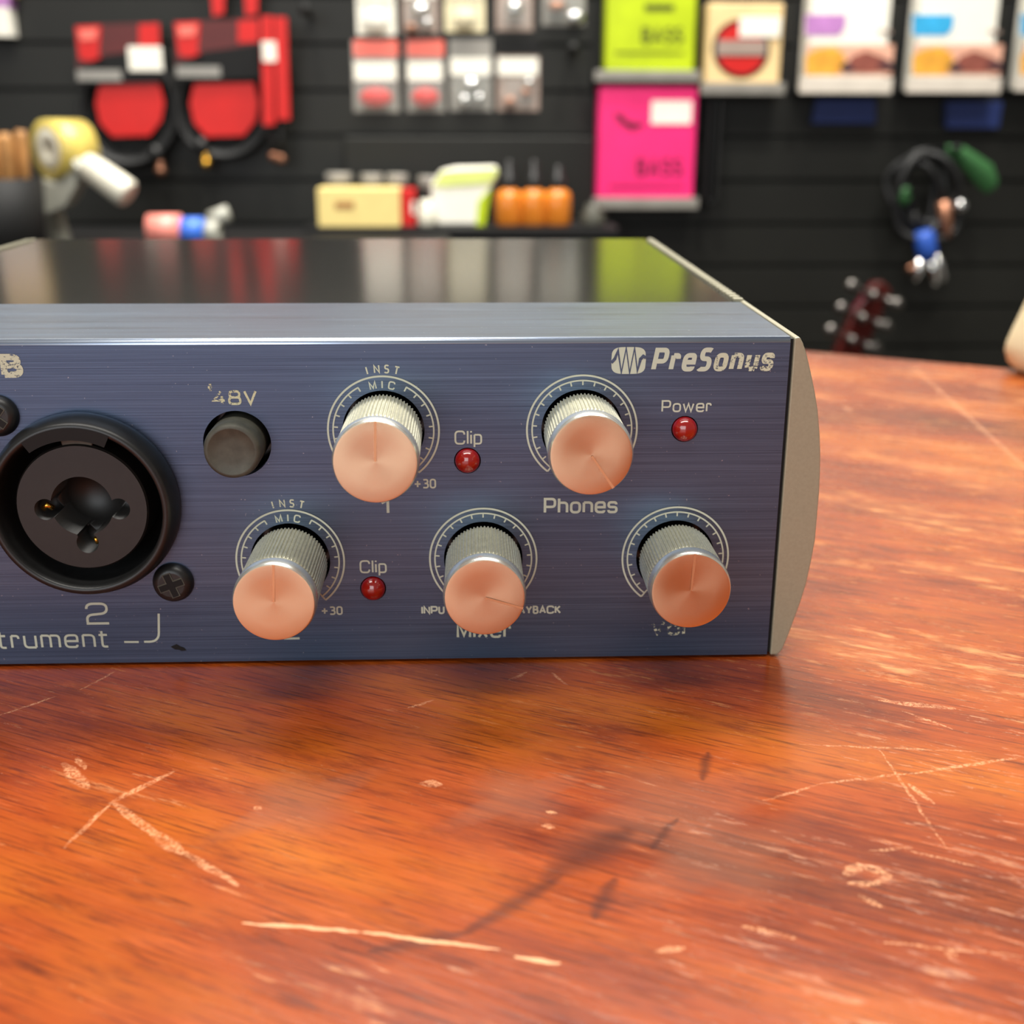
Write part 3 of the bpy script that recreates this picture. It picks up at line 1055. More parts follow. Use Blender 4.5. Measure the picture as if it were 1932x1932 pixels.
# indicator lights
for (x, z), lb in zip(LEDS, ('dark red clip light of input one', 'dark red clip light of input two', 'red power light')):
    mb = MB()
    pr = [(.00160, -.003), (.00160, .0001)] + [(.00160 * math.cos(a), .0001 + .00125 * math.sin(a)) for a in [PI / 2 * i / 10 for i in range(1, 10)]] + [(0, .00135)]
    mb.lathe(pr, (x, 0, z), (0, -1, 0), 40)
    mb.build('indicator_light', M['led'], box)['label'] = lb

# phantom power button
mb = MB()
mb.lathe([(.0036, -.004), (.0036, .0026), (.00345, .0032), (.0030, .0036), (.0029, .0035), (.0015, .0034), (0, .0033)], (BTN[0] - .0001, 0, BTN[1] - .0001), (0, -1, 0), 48)
mb.build('push_button', M['rubber'], box)


# combo jacks
def combo_jack(x, z):
    mb = MB()
    mb.lathe([(.01130, -.004), (.01130, -.0001), (.01190, .0001), (.01195, .0010), (.01180, .0022), (.01140, .0034), (.01110, .0038), (.01060, .0039), (.01035, .0036), (.01020, .0030), (.01015, -.005), (.0030, -.0052), (0, -.0052)],
             (x, 0, z), (0, -1, 0), 96)
    jk = mb.build('combo_jack', M['black'], box)
    ins = MB()
    ins.lathe([(0, -.0052), (.0083, -.0052), (.0083, .0021), (.0081, .0024), (0, .0024)], (x, 0, z), (0, -1, 0), 80, smooth=False)
    io = ins.build('jack_insert', M['jack_insert'], jk)
    c = MB()
    holes = [(0, .0002, .0039), (-.0046, -.0002, .0014), (.0046, -.0002, .0014), (.0002, -.0047, .0014)]
    for hx, hz, rr in holes[:1]:
        c.lathe([(0, 0), (rr, 0), (rr, .012), (0, .012)], (x + hx, -.008, z + hz), (0, 1, 0), 48)
    c1 = c.build('cutter', M['matte_black'], box)
    cs = [c1]
    for hx, hz, rr in holes[1:]:
        c = MB()
        c.lathe([(0, 0), (rr, 0), (rr, .010), (0, .010)], (x + hx, -.008, z + hz), (0, 1, 0), 32)
        cs.append(c.build('cutter', M['matte_black'], box))
    # short slots joining the pin holes with the centre hole
    for a, b in (((-.0046, -.0002), (-.003, 0)), ((.0046, -.0002), (.003, 0)), ((.0002, -.0047), (0, -.003))):
        c = MB()
        A_, B_ = Vector(a), Vector(b)
        d_ = (B_ - A_).normalized()
        nn = Vector((-d_.y, d_.x)) * .00105
        c.prism([tuple(A_ + nn), tuple(B_ + nn), tuple(B_ - nn), tuple(A_ - nn)], -.0075, .0018, lambda p, q, dd: Vector((x + p, dd, z + q)))
        cs.append(c.build('cutter', M['matte_black'], box))
    for q in cs:
        bb = io.modifiers.new('hole', 'BOOLEAN')
        bb.operation, bb.solver, bb.object = 'DIFFERENCE', 'EXACT', q
    bpy.context.view_layer.update()
    g = bpy.context.evaluated_depsgraph_get()
    nm = bpy.data.meshes.new_from_object(io.evaluated_get(g))
    io.modifiers.clear()
    io.data = nm
    for q in cs:
        bpy.data.objects.remove(q)
    mb = MB()
    arc = lambda rr, a0, a1: [(rr * math.sin(math.radians(a0 + (a1 - a0) * i / 24)), rr * math.cos(math.radians(a0 + (a1 - a0) * i / 24))) for i in range(25)]
    po = arc(.01075, -34, 26) + arc(.0092, 26, -34)
    mb.prism([(x + a, z + b) for a, b in po], -.00395, -.0035, lambda a, b, d: Vector((a, d, b)))
    mb.build('latch_notch', M['matte_black'], jk)
    mb = MB()
    po = arc(.0098, -12, 14) + arc(.0078, 14, -12)
    mb.prism([(x + a, z + b) for a, b in po], -.0021, .002, lambda a, b, d: Vector((a, d, b)))
    mb.build('latch', M['rubber'], jk, bevel=.0002)
    mb = MB()
    mb.tube([(x - .0052, -.0012, z - .0004), (x - .0046, -.0016, z + .0002), (x - .0042, -.0010, z - .0004)], .0004, 8)
    mb.build('contact', M['brass'], jk)
    mb = MB()
    mb.tube([(x + .0010, -.0010, z - .0052), (x + .0009, -.0012, z - .0044)], .0003, 8)
    mb.build('contact', M['brass'], jk)
    return jk


j2 = combo_jack(JX, JZ)
j1 = copy_tree(j2, box)
j1.location = (JX1 - JX, 0, 0)


def screw(x, z, rot=0.3):
    mb = MB()
    mb.lathe([(.00268, 0), (.00268, .0003), (.0024, .0010), (.0018, .0014), (.0016, .0014), (0, .0014)], (x, 0, z), (0, -1, 0), 40)
    s = mb.build('screw', M['black'], box)
    for nm, ln2, wd2, dep, mt in (('cross_lit_edge', .00172, .00056, .00148, 'rubber'), ('cross_slot_shade', .0016, .00040, .00154, 'matte_black')):  # slot shade and bright edges painted as dark and paler crosses
        mb = MB()
        for k in range(2):
            a = rot + k * PI / 2
            d_ = Vector((math.cos(a), math.sin(a)))
            n_ = Vector((-d_.y, d_.x))
            mb.prism([tuple(d_ * s1 * ln2 + n_ * s2 * wd2) for s1, s2 in ((-1, -1), (1, -1), (1, 1), (-1, 1))], -dep - k * 1e-5, -.0012, lambda p, q, dd: Vector((x + p, dd, z + q)))
        mb.build(nm, M[mt], s)
    return s


for x, z, ro in ((-.0796, .0120, .35), (-.0995, .0346, .9), (-.0796 + JX1 - JX, .0120, .5), (-.0995 + JX1 - JX, .0346, .1)):
    screw(x, z, ro)

# ==================================================================== background, 1.3 m behind the counter
PXM = (YW - CAM.y) / (F_PX * FWD.y) * 1.0      # metres per pixel at the wall, near enough


def rect(px0, py0, px1, py1, Y):
    a, b = at(px0, py1, Y), at(px1, py0, Y)
    return a.x, b.x, a.z, b.z


def pbox(mb, px0, py0, px1, py1, Y, depth):
    x0, x1, z0, z1 = rect(px0, py0, px1, py1, Y)
    return mb.box(x0, x1, Y, Y + depth, z0, z1)


def patch(name, mat, parent, px0, py0, px1, py1, Y, depth=.0006, poly=None, bevel=0):
    mb = MB()
    if poly:
        q = [at(a, b, Y) for a, b in poly]
        mb.prism([(p.x, p.z) for p in q], Y, Y + depth, lambda a, b, d: Vector((a, d, b)))
    else:
        pbox(mb, px0, py0, px1, py1, Y, depth)
    return mb.build(name, M[mat], parent, bevel=bevel)


def ell(px, py, rx, ry, n=28):
    return [(px + rx * math.cos(2 * PI * i / n), py + ry * math.sin(2 * PI * i / n)) for i in range(n)]


# ---- small blister packs
def blister(px0, py0, px1, py1, label, style):
    Y = YW - .016
    cx, cz = at((px0 + px1) / 2, py1, YW)[0], at((px0 + px1) / 2, py1, YW)[2]
    o = empty('hanging_blister_pack', (cx, YW, cz), label, 'blister pack', 'blister packs on the slatwall')
    card = patch('backing_card', style['card'], o, px0, py0, px1, py1, YW - .0012, .0012)
    h = py1 - py0
    wpx = px1 - px0
    if style.get('head'):
        patch('header', style['head'], o, px0, py0, px1, py0 + .22 * h, YW - .0022, .001)
    if style.get('lab'):
        a, b = style['lab']
        patch('price_label', 'white', o, px0 + 1, py0 + a * h, px1 - 3, py0 + b * h, YW - .0034, .0008)
    # contents
    for (fx, fy, rx, rz, mt) in style['bits']:
        p = at(px0 + fx * wpx, py0 + fy * h, YW - .008)
        mb = MB()
        mb.sphere(p, 1.0, 18, 10, (rx * wpx * PXM, .006, rz * h * PXM))
        mb.build('contents', M[mt], o)
    # clear bubble
    x0, x1, z0, z1 = rect(px0 + .1 * wpx, py0 + .55 * h, px1 - .1 * wpx, py1 - .04 * h, YW)
    mb = MB()
    mb.box(x0, x1, YW - .0155, YW - .0013, z0, z1)
    mb.build('clear_bubble', M['clear'], o, bevel=.004, seg=3)
    return o


R_ = dict(card='lip', head='pinkwhite', lab=(.30, .56), bits=[(.5, .80, .34, .11, 'red')])
C_ = dict(card='lip', lab=(.26, .5), bits=[(.5, .62, .2, .07, 'chrome'), (.35, .85, .16, .07, 'steel'), (.7, .82, .14, .06, 'steel')])
D_p = dict(card='greyband', head='matte_black', lab=(.26, .5), bits=[(.3, .88, .16, .07, 'copper_brown'), (.68, .75, .14, .06, 'copper_brown'), (.75, .6, .12, .05, 'steel')])
T1 = dict(card='white', lab=(.2, .5), bits=[(.5, .8, .3, .12, 'white')])
T2 = dict(card='greyband', lab=(.2, .5), bits=[(.5, .66, .25, .07, 'chrome'), (.25, .92, .16, .06, 'copper_brown'), (.7, .85, .15, .06, 'steel')])
T3 = dict(card='cream', lab=(.2, .5), bits=[(.5, .8, .25, .1, 'cream')])
blister(668, 76, 750, 211, 'small blister pack with pale red header and red contents, leftmost of its row', R_)
blister(768, 76, 837, 211, 'small blister pack with red contents, second from the left of its row', R_)
blister(849, 74, 928, 209, 'small grey blister pack with white label and silver contents', C_)
blister(938, 74, 1018, 209, 'small blister pack with black header and bronze contents, at the right of its row', D_p)
blister(674, -72, 743, 66, 'white blister pack in the upper row, cut by the top of the photo', T1)
blister(760, -72, 826, 63, 'grey blister pack with a bronze piece in the upper row', T2)
blister(840, -74, 914, 60, 'cream blister pack in the upper row', T3)
D2 = dict(card='greyband', lab=(.1, .4), bits=[(.5, .7, .2, .1, 'steel')])
D3 = dict(card='lip', lab=(.1, .35), bits=[(.35, .72, .2, .08, 'copper_brown'), (.75, .88, .2, .08, 'steel')])
blister(936, -76, 1006, 58, 'dark grey blister pack in the upper row beside the cream one', D2)
blister(1022, -80, 1106, 48, 'mauve grey blister pack at the right end of the upper row', D3)
for (px, py, lb) in ((587, 32, 'empty black wall hook left of the blister packs'), (1075, 103, 'empty black wall hook below the upper row of blister packs')):
    p = at(px, py, YW)
    mb = MB()
    mb.cyl((p.x, YW, p.z), (p.x, YW - .05, p.z + .004), .003, n=12)
    mb.sphere((p.x, YW - .05, p.z + .004), .007)
    tag(mb.build('wall_hook', M['matte_black']), lb, 'hook', 'empty hooks on the slatwall')


# ---- coiled cables on red hang cards
def coil_ring(px, py, rx, ry, Y, turns, r, dy=.004):
    out = []
    for t in range(turns):
        pts = []
        for i in range(36):
            a = 2 * PI * i / 36
            k = 1 - .05 * t + .02 * math.sin(3 * a + t)
            p = at(px + rx * k * math.cos(a), py + ry * k * math.sin(a), Y)
            pts.append(Vector((p.x, Y + dy * (t - turns / 2) + .002 * math.sin(2 * a + t), p.z)))
        out.append(pts)
    return out


def cable_pack(px, dx, label, sticker, ring, tip, tipmat):
    """card with its left top corner at px"""
    Y = YW - .03
    c = at(px + 90, 330, YW)
    o = empty('hanging_cable_pack', (c.x, YW, c.z), label, 'cable', 'cable packs on the slatwall')
    patch('header_card', 'dark_red', o, 0, 0, 0, 0, Y, .0014, poly=[(px, dx + 6), (px + 162, dx), (px + 164, dx + 112), (px + 8, dx + 118)])
    patch('card_corner', 'red', o, 0, 0, 0, 0, Y - .001, .001, poly=[(px + 2, dx + 8), (px + 50, dx + 6), (px + 46, dx + 60), (px + 56, dx + 78), (px + 10, dx + 70)])
    patch('card_corner', 'red', o, 0, 0, 0, 0, Y - .001, .001, poly=[(px + 122, dx + 4), (px + 160, dx + 2), (px + 161, dx + 44), (px + 122, dx + 46)])
    patch('card_gloss', 'pinkwhite', o, 0, 0, 0, 0, Y - .0018, .0008, poly=[(px + 8, dx + 14), (px + 44, dx + 12), (px + 40, dx + 32), (px + 12, dx + 34)])
    patch('card_band', 'matte_black', o, 0, 0, 0, 0, Y - .001, .001, poly=[(px + 60, dx + 62), (px + 163, dx + 48), (px + 164, dx + 112), (px + 8, dx + 118), (px + 8, dx + 84)])
    patch('card_lettering', 'lip', o, px + 6, dx + 90, px + 88, dx + 110, Y - .0022, .001)
    if sticker:
        patch('price_sticker', 'white', o, px + 104, dx + 46, px + 164, dx + 92, Y - .003, .001, bevel=.002)
    patch('red_disc', 'red', o, 0, 0, 0, 0, Y + .003, .0014, poly=[(ring[0] - 58, 158), (ring[0] + 54, 156), (ring[0] + 64, 195), (ring[0] + 58, 228), (ring[0] + 36, 256), (ring[0] - 34, 258), (ring[0] - 58, 232), (ring[0] - 66, 195)])
    rg = coil_ring(ring[0], ring[1], ring[2], ring[3], Y + .0165, 5, .0034)
    mb = MB()
    for p in rg:
        mb.tube(p, .0036, 8, True)
    mb.build('cable_coil', M['cable'], o)
    p = at(tip[0], tip[1], Y)
    q = at(tip[0] - 14, tip[1] - 46, Y)
    mb = MB()
    mb.cyl(q, p + Vector((0, 0, .012)), .0065, .006, n=16)
    jb = mb.build('plug', M['cable'], o)
    mb = MB()
    mb.cyl(p + Vector((0, 0, .012)), p, .0042, .0042, n=16)
    mb.sphere(p, .006)
    mb.build('plug_tip', M[tipmat], jb)
    return o


cable_pack(140, 42, 'coiled black cable on red hang card with white price sticker', True, (246, 205, 90, 105), (303, 322), 'copper_brown')
cable_pack(327, 35, 'coiled black cable on red hang card without sticker, right of the other', False, (424, 200, 86, 96), (389, 308), 'brass')
# the edge-on pack behind and the one hanging above
Y = YW - .05
c = at(520, 300, YW)
o = empty('hanging_cable_pack', (c.x, YW, c.z), 'cable pack hanging edge on, showing two narrow red strips', 'cable', 'cable packs on the slatwall')
for (a, b, c2, d, lean) in ((492, 30, 514, 236, 4), (517, 32, 540, 226, 6)):
    patch('red_strip', 'red', o, 0, 0, 0, 0, Y, .01, poly=[(a, b), (c2, b), (c2 + lean, d), (a + lean, d)])
patch('barcode_label', 'white', o, 496, 78, 520, 116, Y - .001, .0009)
mb = MB()
for k in range(2):
    mb.tube([at(508 + 22 * k, 200, Y + .012), at(512 + 18 * k, 260, Y + .012), at(516 + 16 * k, 290, Y + .012)], .004, 8)
mb.build('cable_end', M['cable'], o)
mb = MB()
mb.sphere(at(530, 300, Y + .012), .006)
mb.sphere(at(516, 295, Y + .012), .006)
mb.build('plug_tip', M['copper_brown'], o)
c = at(440, -10, YW)
o = empty('hanging_cable_pack', (c.x, YW, c.z), 'red hang card pack cut by the top edge of the photo above the cables', 'cable', 'cable packs on the slatwall')
for (a, b) in ((395, 425), (457, 488)):
    patch('red_strip', 'red', o, 0, 0, 0, 0, YW - .03, .004, poly=[(a, -60), (b, -60), (b - 3, 26), (a + 6, 30)])
patch('header_card', 'dark_red', o, 380, -150, 500, -58, YW - .03, .002)
# far left package
c = at(-10, 70, YW)
o = empty('hanging_package', (c.x, YW, c.z), 'pale purple and white package at the upper left corner', 'package')
patch('upper_face', 'tan', o, -60, -110, 16, -10, YW - .02, .02)
patch('purple_band', 'purple', o, -60, -10, 16, 14, YW - .02, .02)
patch('lower_face', 'white', o, -60, 14, 16, 68, YW - .02, .02)


# ---- string packets in wall trays
def tray(px0, px1, ylip0, ylip1, ytop, label, lip):
    c = at((px0 + px1) / 2, ylip1, YW)
    o = empty('wall_display_tray', (c.x, YW, c.z), label, 'display tray', 'packet trays on the slatwall')
    x0, x1, z0, z1 = rect(px0, ylip0, px1, ylip1, YW - .045)
    zt = at(px0, ytop, YW).z
    mb = MB()
    mb.box(x0, x1, YW - .042, YW, z0, z0 + .002)
    mb.box(x0, x1, YW - .003, YW, z0, zt)
    mb.build('tray_body', M['matte_black'], o)
    mb = MB()
    mb.box(x0, x1, YW - .045, YW - .042, z0, z1)
    mb.build('front_lip', M[lip], o, bevel=.0008)
    return o, z0 + .002


def packet(px0, py0, px1, py1, zrest, label, mat, name='string_packet'):
    Yf = YW - .038
    x0, x1, _, z1 = rect(px0, py0, px1, py1, Yf)
    o = empty(name, ((x0 + x1) / 2, YW - .02, zrest), label, 'string packet', 'string packets in the wall trays')
    mb = MB()
    mb.box(x0, x1, Yf, YW - .005, zrest + .0002, z1)
    mb.build('sleeve', M[mat], o, bevel=.002)
    return o, Yf


def bass(parent, mat, px0, px1, pyb, pyt, Yf):
    a, b = at(px0, pyb, Yf), at(px1, pyb, Yf)
    h = at(px0, pyt, Yf).z - a.z
    mb = MB()
    string(mb, 'BASS', a.x, b.x, a.z, h, .0034, .38, to3=lambda p, q: Vector((p, Yf - .0004, q)))
    mb.build('lettering', M[mat], parent, recalc=False)


def bird(parent, mat, pts, Yf):
    q = [at(a, b, Yf) for a, b in pts]
    mb = MB()
    mb.prism([(p.x, p.z) for p in q], Yf - .0006, Yf - .0001, lambda a, b, d: Vector((a, d, b)))
    mb.build('print_mark', M[mat], parent)


t_, zr = tray(1122, 1322, 133, 153, 0, 'wall tray with grey lip holding the lime green packets', 'lip')
p_, Yf = packet(1142, -70, 1318, 128, zr, 'lime green bass string packet in the upper tray', 'lime')
bass(p_, 'olive', 1210, 1288, 80, 48, Yf)
patch('print_mark', 'olive', p_, 1216, 8, 1272, 20, Yf - .0006, .0005)
patch('lower_print_line', 'olive', p_, 1160, 98, 1290, 101, Yf - .0006, .0005)  # thin dark printed line across the sleeve
t_, zr = tray(1118, 1318, 373, 394, 160, 'wall tray with pale grey lip holding the hot pink packets', 'lip')
p_, Yf = packet(1126, 162, 1317, 372, zr, 'hot pink bass string packet with white price sticker', 'pink')
bass(p_, 'maroon', 1200, 1286, 330, 296, Yf)
bird(p_, 'maroon', [(1158, 214), (1172, 214), (1184, 228), (1206, 232), (1218, 234), (1204, 242), (1190, 246), (1176, 236), (1166, 228)], Yf)
patch('price_sticker', 'white', p_, 1228, 190, 1306, 234, Yf - .001, .0009, bevel=.0003)
patch('print_mark', 'maroon', p_, 1150, 350, 1290, 353, Yf - .0006, .0005)
t_, zr = tray(1322, 1482, 156, 178, 0, 'wall tray with grey lip holding the tan packet', 'lip')
p_, Yf = packet(1330, 6, 1480, 160, zr, 'tan string packet with red and black round emblem', 'tan')
mb = MB()
q = [at(a, b, Yf) for a, b in ell(1398, 92, 54, 56)]
mb.prism([(v.x, v.z) for v in q], Yf - .0005, Yf, lambda a, b, d: Vector((a, d, b)))
mb.build('round_emblem', M['matte_black'], p_)
cc = lambda lo, hi: [(1398 + 46 * math.cos(t), 92 + 48 * math.sin(t)) for t in [lo + (hi - lo) * i / 20 for i in range(21)]]
patch('red_field', 'red', p_, 0, 0, 0, 0, Yf - .001, .0005, poly=cc(math.radians(20), math.radians(160)))
patch('red_field', 'red', p_, 0, 0, 0, 0, Yf - .001, .0005, poly=cc(math.radians(190), math.radians(350)))
patch('grey_band', 'greyband', p_, 1352, 76, 1446, 104, Yf - .0014, .0005)
patch('price_sticker', 'white', p_, 1394, 32, 1474, 70, Yf - .002, .0008, bevel=.0003)


def acoustic(px0, px1, ptop, label, hue, lip0, lip1, traylabel):
    t_, zr = tray(px0 - 12, px1 - 2, lip0, lip1, 0, traylabel, 'palelip')
    p_, Yf = packet(px0, ptop, px1, 150, zr, label, 'white')
    wv = px1 - px0
    X = lambda f: px0 + f * wv
    patch('colour_tab', hue, p_, 0, 0, 0, 0, Yf - .0006, .0005, poly=[(px0, 27), (X(.46), 27), (X(.45), 52), (X(.38), 67), (px0, 67)])
    patch('photo_strip', 'peach_photo', p_, px0, 84, px1, 142, Yf - .0006, .0005)
    patch('guitar_picture', 'amber_photo', p_, 0, 0, 0, 0, Yf - .0012, .0005, poly=[(px0, 104), (X(.14), 92), (X(.32), 88), (X(.44), 102), (X(.46), 128), (X(.36), 141), (px0, 141)])
    patch('guitar_picture', 'brown_photo', p_, 0, 0, 0, 0, Yf - .0012, .0005, poly=[(X(.42), 136), (X(.52), 106), (X(.68), 96), (X(.85), 106), (X(.98), 118), (X(.98), 134), (X(.7), 138)])
    patch('guitar_picture', 'dark_photo', p_, 0, 0, 0, 0, Yf - .0018, .0005, poly=[(X(.38), 126), (X(.47), 116), (X(.56), 134), (X(.46), 137)])
    patch('guitar_picture', 'dark_photo', p_, 0, 0, 0, 0, Yf - .0018, .0005, poly=[(X(.8), 124), (X(.9), 114), (X(.98), 118), (X(.98), 130)])
    patch('print_line', 'greyband', p_, X(.84), 56, X(.97), 64, Yf - .0006, .0005)
    return p_


acoustic(1520, 1687, -40, 'white string packet with purple tab and amber guitar picture', 'purple', 146, 176, 'wall tray with pale lip under the purple tabbed packet')
acoustic(1722, 1893, -44, 'white string packet with sky blue tab and amber guitar picture', 'cyan', 146, 175, 'wall tray with pale lip under the blue tabbed packet')
acoustic(1926, 2090, -48, 'white string packet cut by the right edge of the photo', 'cyan', 144, 172, 'wall tray with pale lip at the right edge of the photo')
for (a, b, c2, d, lb, sk) in ((1532, 186, 1652, 233, 'navy blue box on the wall below the purple tabbed packet', 10), (1786, 192, 1893, 242, 'navy blue box on the wall below the blue tabbed packet', -8)):
    mb = MB()
    q = [at(u, v, YW - .012) for u, v in ((a + max(sk, 0), b), (c2, b), (c2 + min(sk, 0), d), (a, d))]
    mb.prism([(v.x, v.z) for v in q], YW - .012, YW, lambda p, q2, dd: Vector((p, dd, q2)))
    tag(mb.build('hanging_box', M['navy'], bevel=.001), lb, 'box', 'navy boxes on the slatwall')
# empty tray beside the pink packets
x0, x1, z0, z1 = rect(1330, 190, 1362, 384, YW - .04)
mb = MB()
mb.box(x0, x0 + .003, YW - .04, YW, z0, z1)
mb.box(x1 - .003, x1, YW - .04, YW, z0, z1)
mb.box(x0, x1, YW - .003, YW, z0, z1)
mb.box(x0, x1, YW - .04, YW, z0, z0 + .003)
tag(mb.build('wall_mounted_holder', M['black']), 'narrow empty black holder right of the hot pink packets', 'holder')

# ---- the small shelf and what stands on it
YS = YW - .12
zs = at(900, 427, YS + .02).z
x0, x1 = at(572, 430, YS).x, at(1168, 430, YS).x
shelf = empty('wall_shelf', ((x0 + x1) / 2, YW, zs), 'black wall shelf holding the box, tube and amber bottles', 'shelf')
mb = MB()
mb.box(x0, x1, YS, YW, zs - .012, zs)
mb.build('shelf_board', M['matte_black'], shelf, bevel=.001)
mb = MB()
mb.box(at(650, 260, YW).x, at(1122, 260, YW).x, YW - .012, YW, zs, at(900, 258, YW - .012).z)
mb.build('back_plate', M['wall'], shelf, bevel=.002)


def on_shelf(px0, px1, pytop, Y):
    return at(px0, 430, Y).x, at(px1, 430, Y).x, at((px0 + px1) / 2, pytop, Y).z


a, b, t = on_shelf(601, 756, 356, YS + .012)
o = empty('cardboard_box', ((a + b) / 2, YS + .035, zs), 'cream cardboard box with a small dark print on the wall shelf', 'box')
mb = MB()
mb.box(a, b, YS + .012, YS + .06, zs, t)
mb.build('carton', M['kraft'], o, bevel=.001)
patch('print_mark', 'tanstick', o, 632, 380, 668, 394, YS + .0114, .0005)
# jars with white lids behind the box
for i, (p0, p1, tp, lb) in enumerate(((618, 668, 326, 'white capped jar behind the left of the cream box'), (683, 726, 328, 'white capped jar behind the middle of the cream box'), (730, 772, 328, 'white capped jar behind the right end of the cream box'), (790, 826, 332, 'white capped jar left of the pale green packet'))):
    Y = YS + .082
    a, b, t = on_shelf(p0, p1, tp, Y)
    rr = (b - a) / 2
    o = empty('capped_jar', ((a + b) / 2, Y, zs), lb, 'jar', 'white capped jars on the wall shelf')
    mb = MB()
    mb.lathe([(0, 0), (rr * .95, 0), (rr * .98, .004), (rr * .98, t - zs - .022), (rr * .85, t - zs - .018), (0, t - zs - .018)], ((a + b) / 2, Y, zs), (0, 0, 1), 28)
    mb.build('jar_body', M['matte_black'], o)
    mb = MB()
    mb.lathe([(rr * .8, t - zs - .018), (rr, t - zs - .017), (rr, t - zs - .002), (rr * .92, t - zs), (0, t - zs)], ((a + b) / 2, Y, zs), (0, 0, 1), 28)
    mb.build('jar_cap', M['lip'], o)
a, b, t = on_shelf(757, 784, 358, YS + .02)
o = empty('small_carton', ((a + b) / 2, YS + .04, zs), 'narrow red carton at the right end of the cream box', 'box')
mb = MB()
mb.box(a, b, YS + .02, YS + .06, zs, t)
mb.build('carton', M['red'], o, bevel=.001)
patch('print_stripe', 'white', o, 777, 380, 783, 404, YS + .0194, .0005)
a, b, t = on_shelf(788, 822, 378, YS + .015)
mb = MB()
rr = (b - a) / 2
mb.lathe([(0, 0), (rr * .9, 0), (rr, .003), (rr, (t - zs) * .6), (rr * .7, (t - zs) * .75), (rr * .7, t - zs), (0, t - zs)], ((a + b) / 2, YS + .015 + rr, zs), (0, 0, 1), 28)
tag(mb.build('small_pot', M['handle']), 'small white pot between the red carton and the pale green packet', 'pot')
# pale green packet, leaning
o = empty('foil_packet', (at(880, 425, YS + .03).x, YS + .05, zs), 'pale green and white puffed packet standing on the wall shelf', 'packet')
Y = YS + .034
zb = lambda px, py: Vector((at(px, py, Y).x, max(zs, at(px, py, Y).z)))
mb = MB()
pp = [(824, 430), (815, 392), (812, 350), (832, 322), (860, 316), (938, 314), (941, 330), (926, 356), (910, 424), (905, 430)]
mb.prism([tuple(zb(*p)) for p in pp], Y, Y + .026, lambda a_, b_, d: Vector((a_, d, b_)))
mb.build('packet_body', M['lime_pale'] if 'lime_pale' in M else M['white'], o, bevel=.004, seg=3)
M['lime_pale'] = simple('pale_lime', lin(222, 232, 130), 0.35)
mb = MB()
mb.prism([tuple(zb(*p)) for p in [(816, 350), (834, 324), (938, 318), (938, 328), (925, 346), (840, 352)]], Y - .0012, Y - .0002, lambda a_, b_, d: Vector((a_, d, b_)))
mb.build('green_top', M['lime_pale'], o)
mb = MB()
mb.prism([tuple(zb(*p)) for p in [(898, 426), (902, 380), (926, 354), (914, 426)]], Y - .0012, Y - .0002, lambda a_, b_, d: Vector((a_, d, b_)))
mb.build('green_side', M['lime'], o)
# amber bottles
for i, (pc, tp, lb) in enumerate(((960, 302, 'amber bottle with black dropper cap nearest the pale green packet'), (1006, 302, 'amber bottle with black dropper cap, middle of the three'), (1051, 312, 'amber bottle with black dropper cap, rightmost of the three'))):
    Y = YS + .035
    p = at(pc, 430, Y)
    h = at(pc, tp, Y).z - zs
    hb = at(pc, 362, Y).z - zs
    rr = 24 * PXM * .93
    o = empty('amber_bottle', (p.x, Y, zs), lb, 'bottle', 'amber bottles on the wall shelf')
    mb = MB()
    mb.lathe([(0, 0), (rr * .92, 0), (rr, .003), (rr, hb - .006), (rr * .9, hb - .001), (rr * .45, hb + .004), (0, hb + .004)], (p.x, Y, zs), (0, 0, 1), 32)
    mb.build('bottle_body', M['amber'], o)
    mb = MB()
    mb.lathe([(rr * .45, hb + .002), (rr * .52, hb + .004), (rr * .52, hb + .016), (rr * .36, hb + .018), (rr * .3, h - .003), (rr * .15, h), (0, h)], (p.x, Y, zs), (0, 0, 1), 28)
    mb.build('dropper_cap', M['black'], o)
p = at(1118, 430, YS + .03)
mb = MB()
mb.lathe([(0, 0), (.013, 0), (.0135, .003), (.0135, .012), (.009, .017), (.008, .024), (0, .024)], (p.x, YS + .03, zs), (0, 0, 1), 28)
tag(mb.build('small_bottle', M['rubber']), 'low dark bottle at the right end of the wall shelf', 'bottle')

# ---- back worktop with tape rolls, tape gun and sticks (mostly behind the interface)
zw = at(350, 462, 1.12).z
bt = empty('back_worktop', (-0.33, 1.19, -0.96), 'dark back worktop under the hanging cables', 'worktop')
mb = MB()
mb.box(-0.95, -0.06, 1.02, YW - .001, zw - .03, zw)
mb.build('worktop_board', M['matte_black'], bt, bevel=.002)
mb = MB()
mb.box(-0.93, -0.08, 1.05, YW - .002, -0.96, zw - .03)
mb.build('worktop_cabinet', M['matte_black'], bt)
# row of rolls lying on their rims: axis sideways
ytr = 1.12
for (p0, p1, ptop, mt, lb) in ((281, 343, 404, 'pinktape', 'pink roll of tape lying on its rim, left of the blue one'), (344, 386, 410, 'bluetape', 'blue roll of tape between the pink roll and the grey one')):
    a, b = at(p0, 440, ytr).x, at(p1, 440, ytr).x
    tt = at((p0 + p1) / 2, ptop, ytr).z
    rr = (tt - zw) / 2
    o = empty('tape_roll', ((a + b) / 2, ytr, zw), lb, 'tape roll', 'coloured tape rolls on the back worktop')
    mb = MB()
    mb.lathe([(rr * .55, 0), (rr, 0.0005), (rr, b - a - .0005), (rr * .55, b - a)], (a, ytr, zw + rr), (1, 0, 0), 40)
    mb.build('tape', M[mt], o)
    mb = MB()
    mb.lathe([(rr * .48, .001), (rr * .55, .001), (rr * .55, b - a - .001), (rr * .48, b - a - .001)], (a, ytr, zw + rr), (1, 0, 0), 32, closed=True)
    mb.build('core', M['tan'], o)
a, b = at(388, 440, ytr).x, at(414, 440, ytr).x
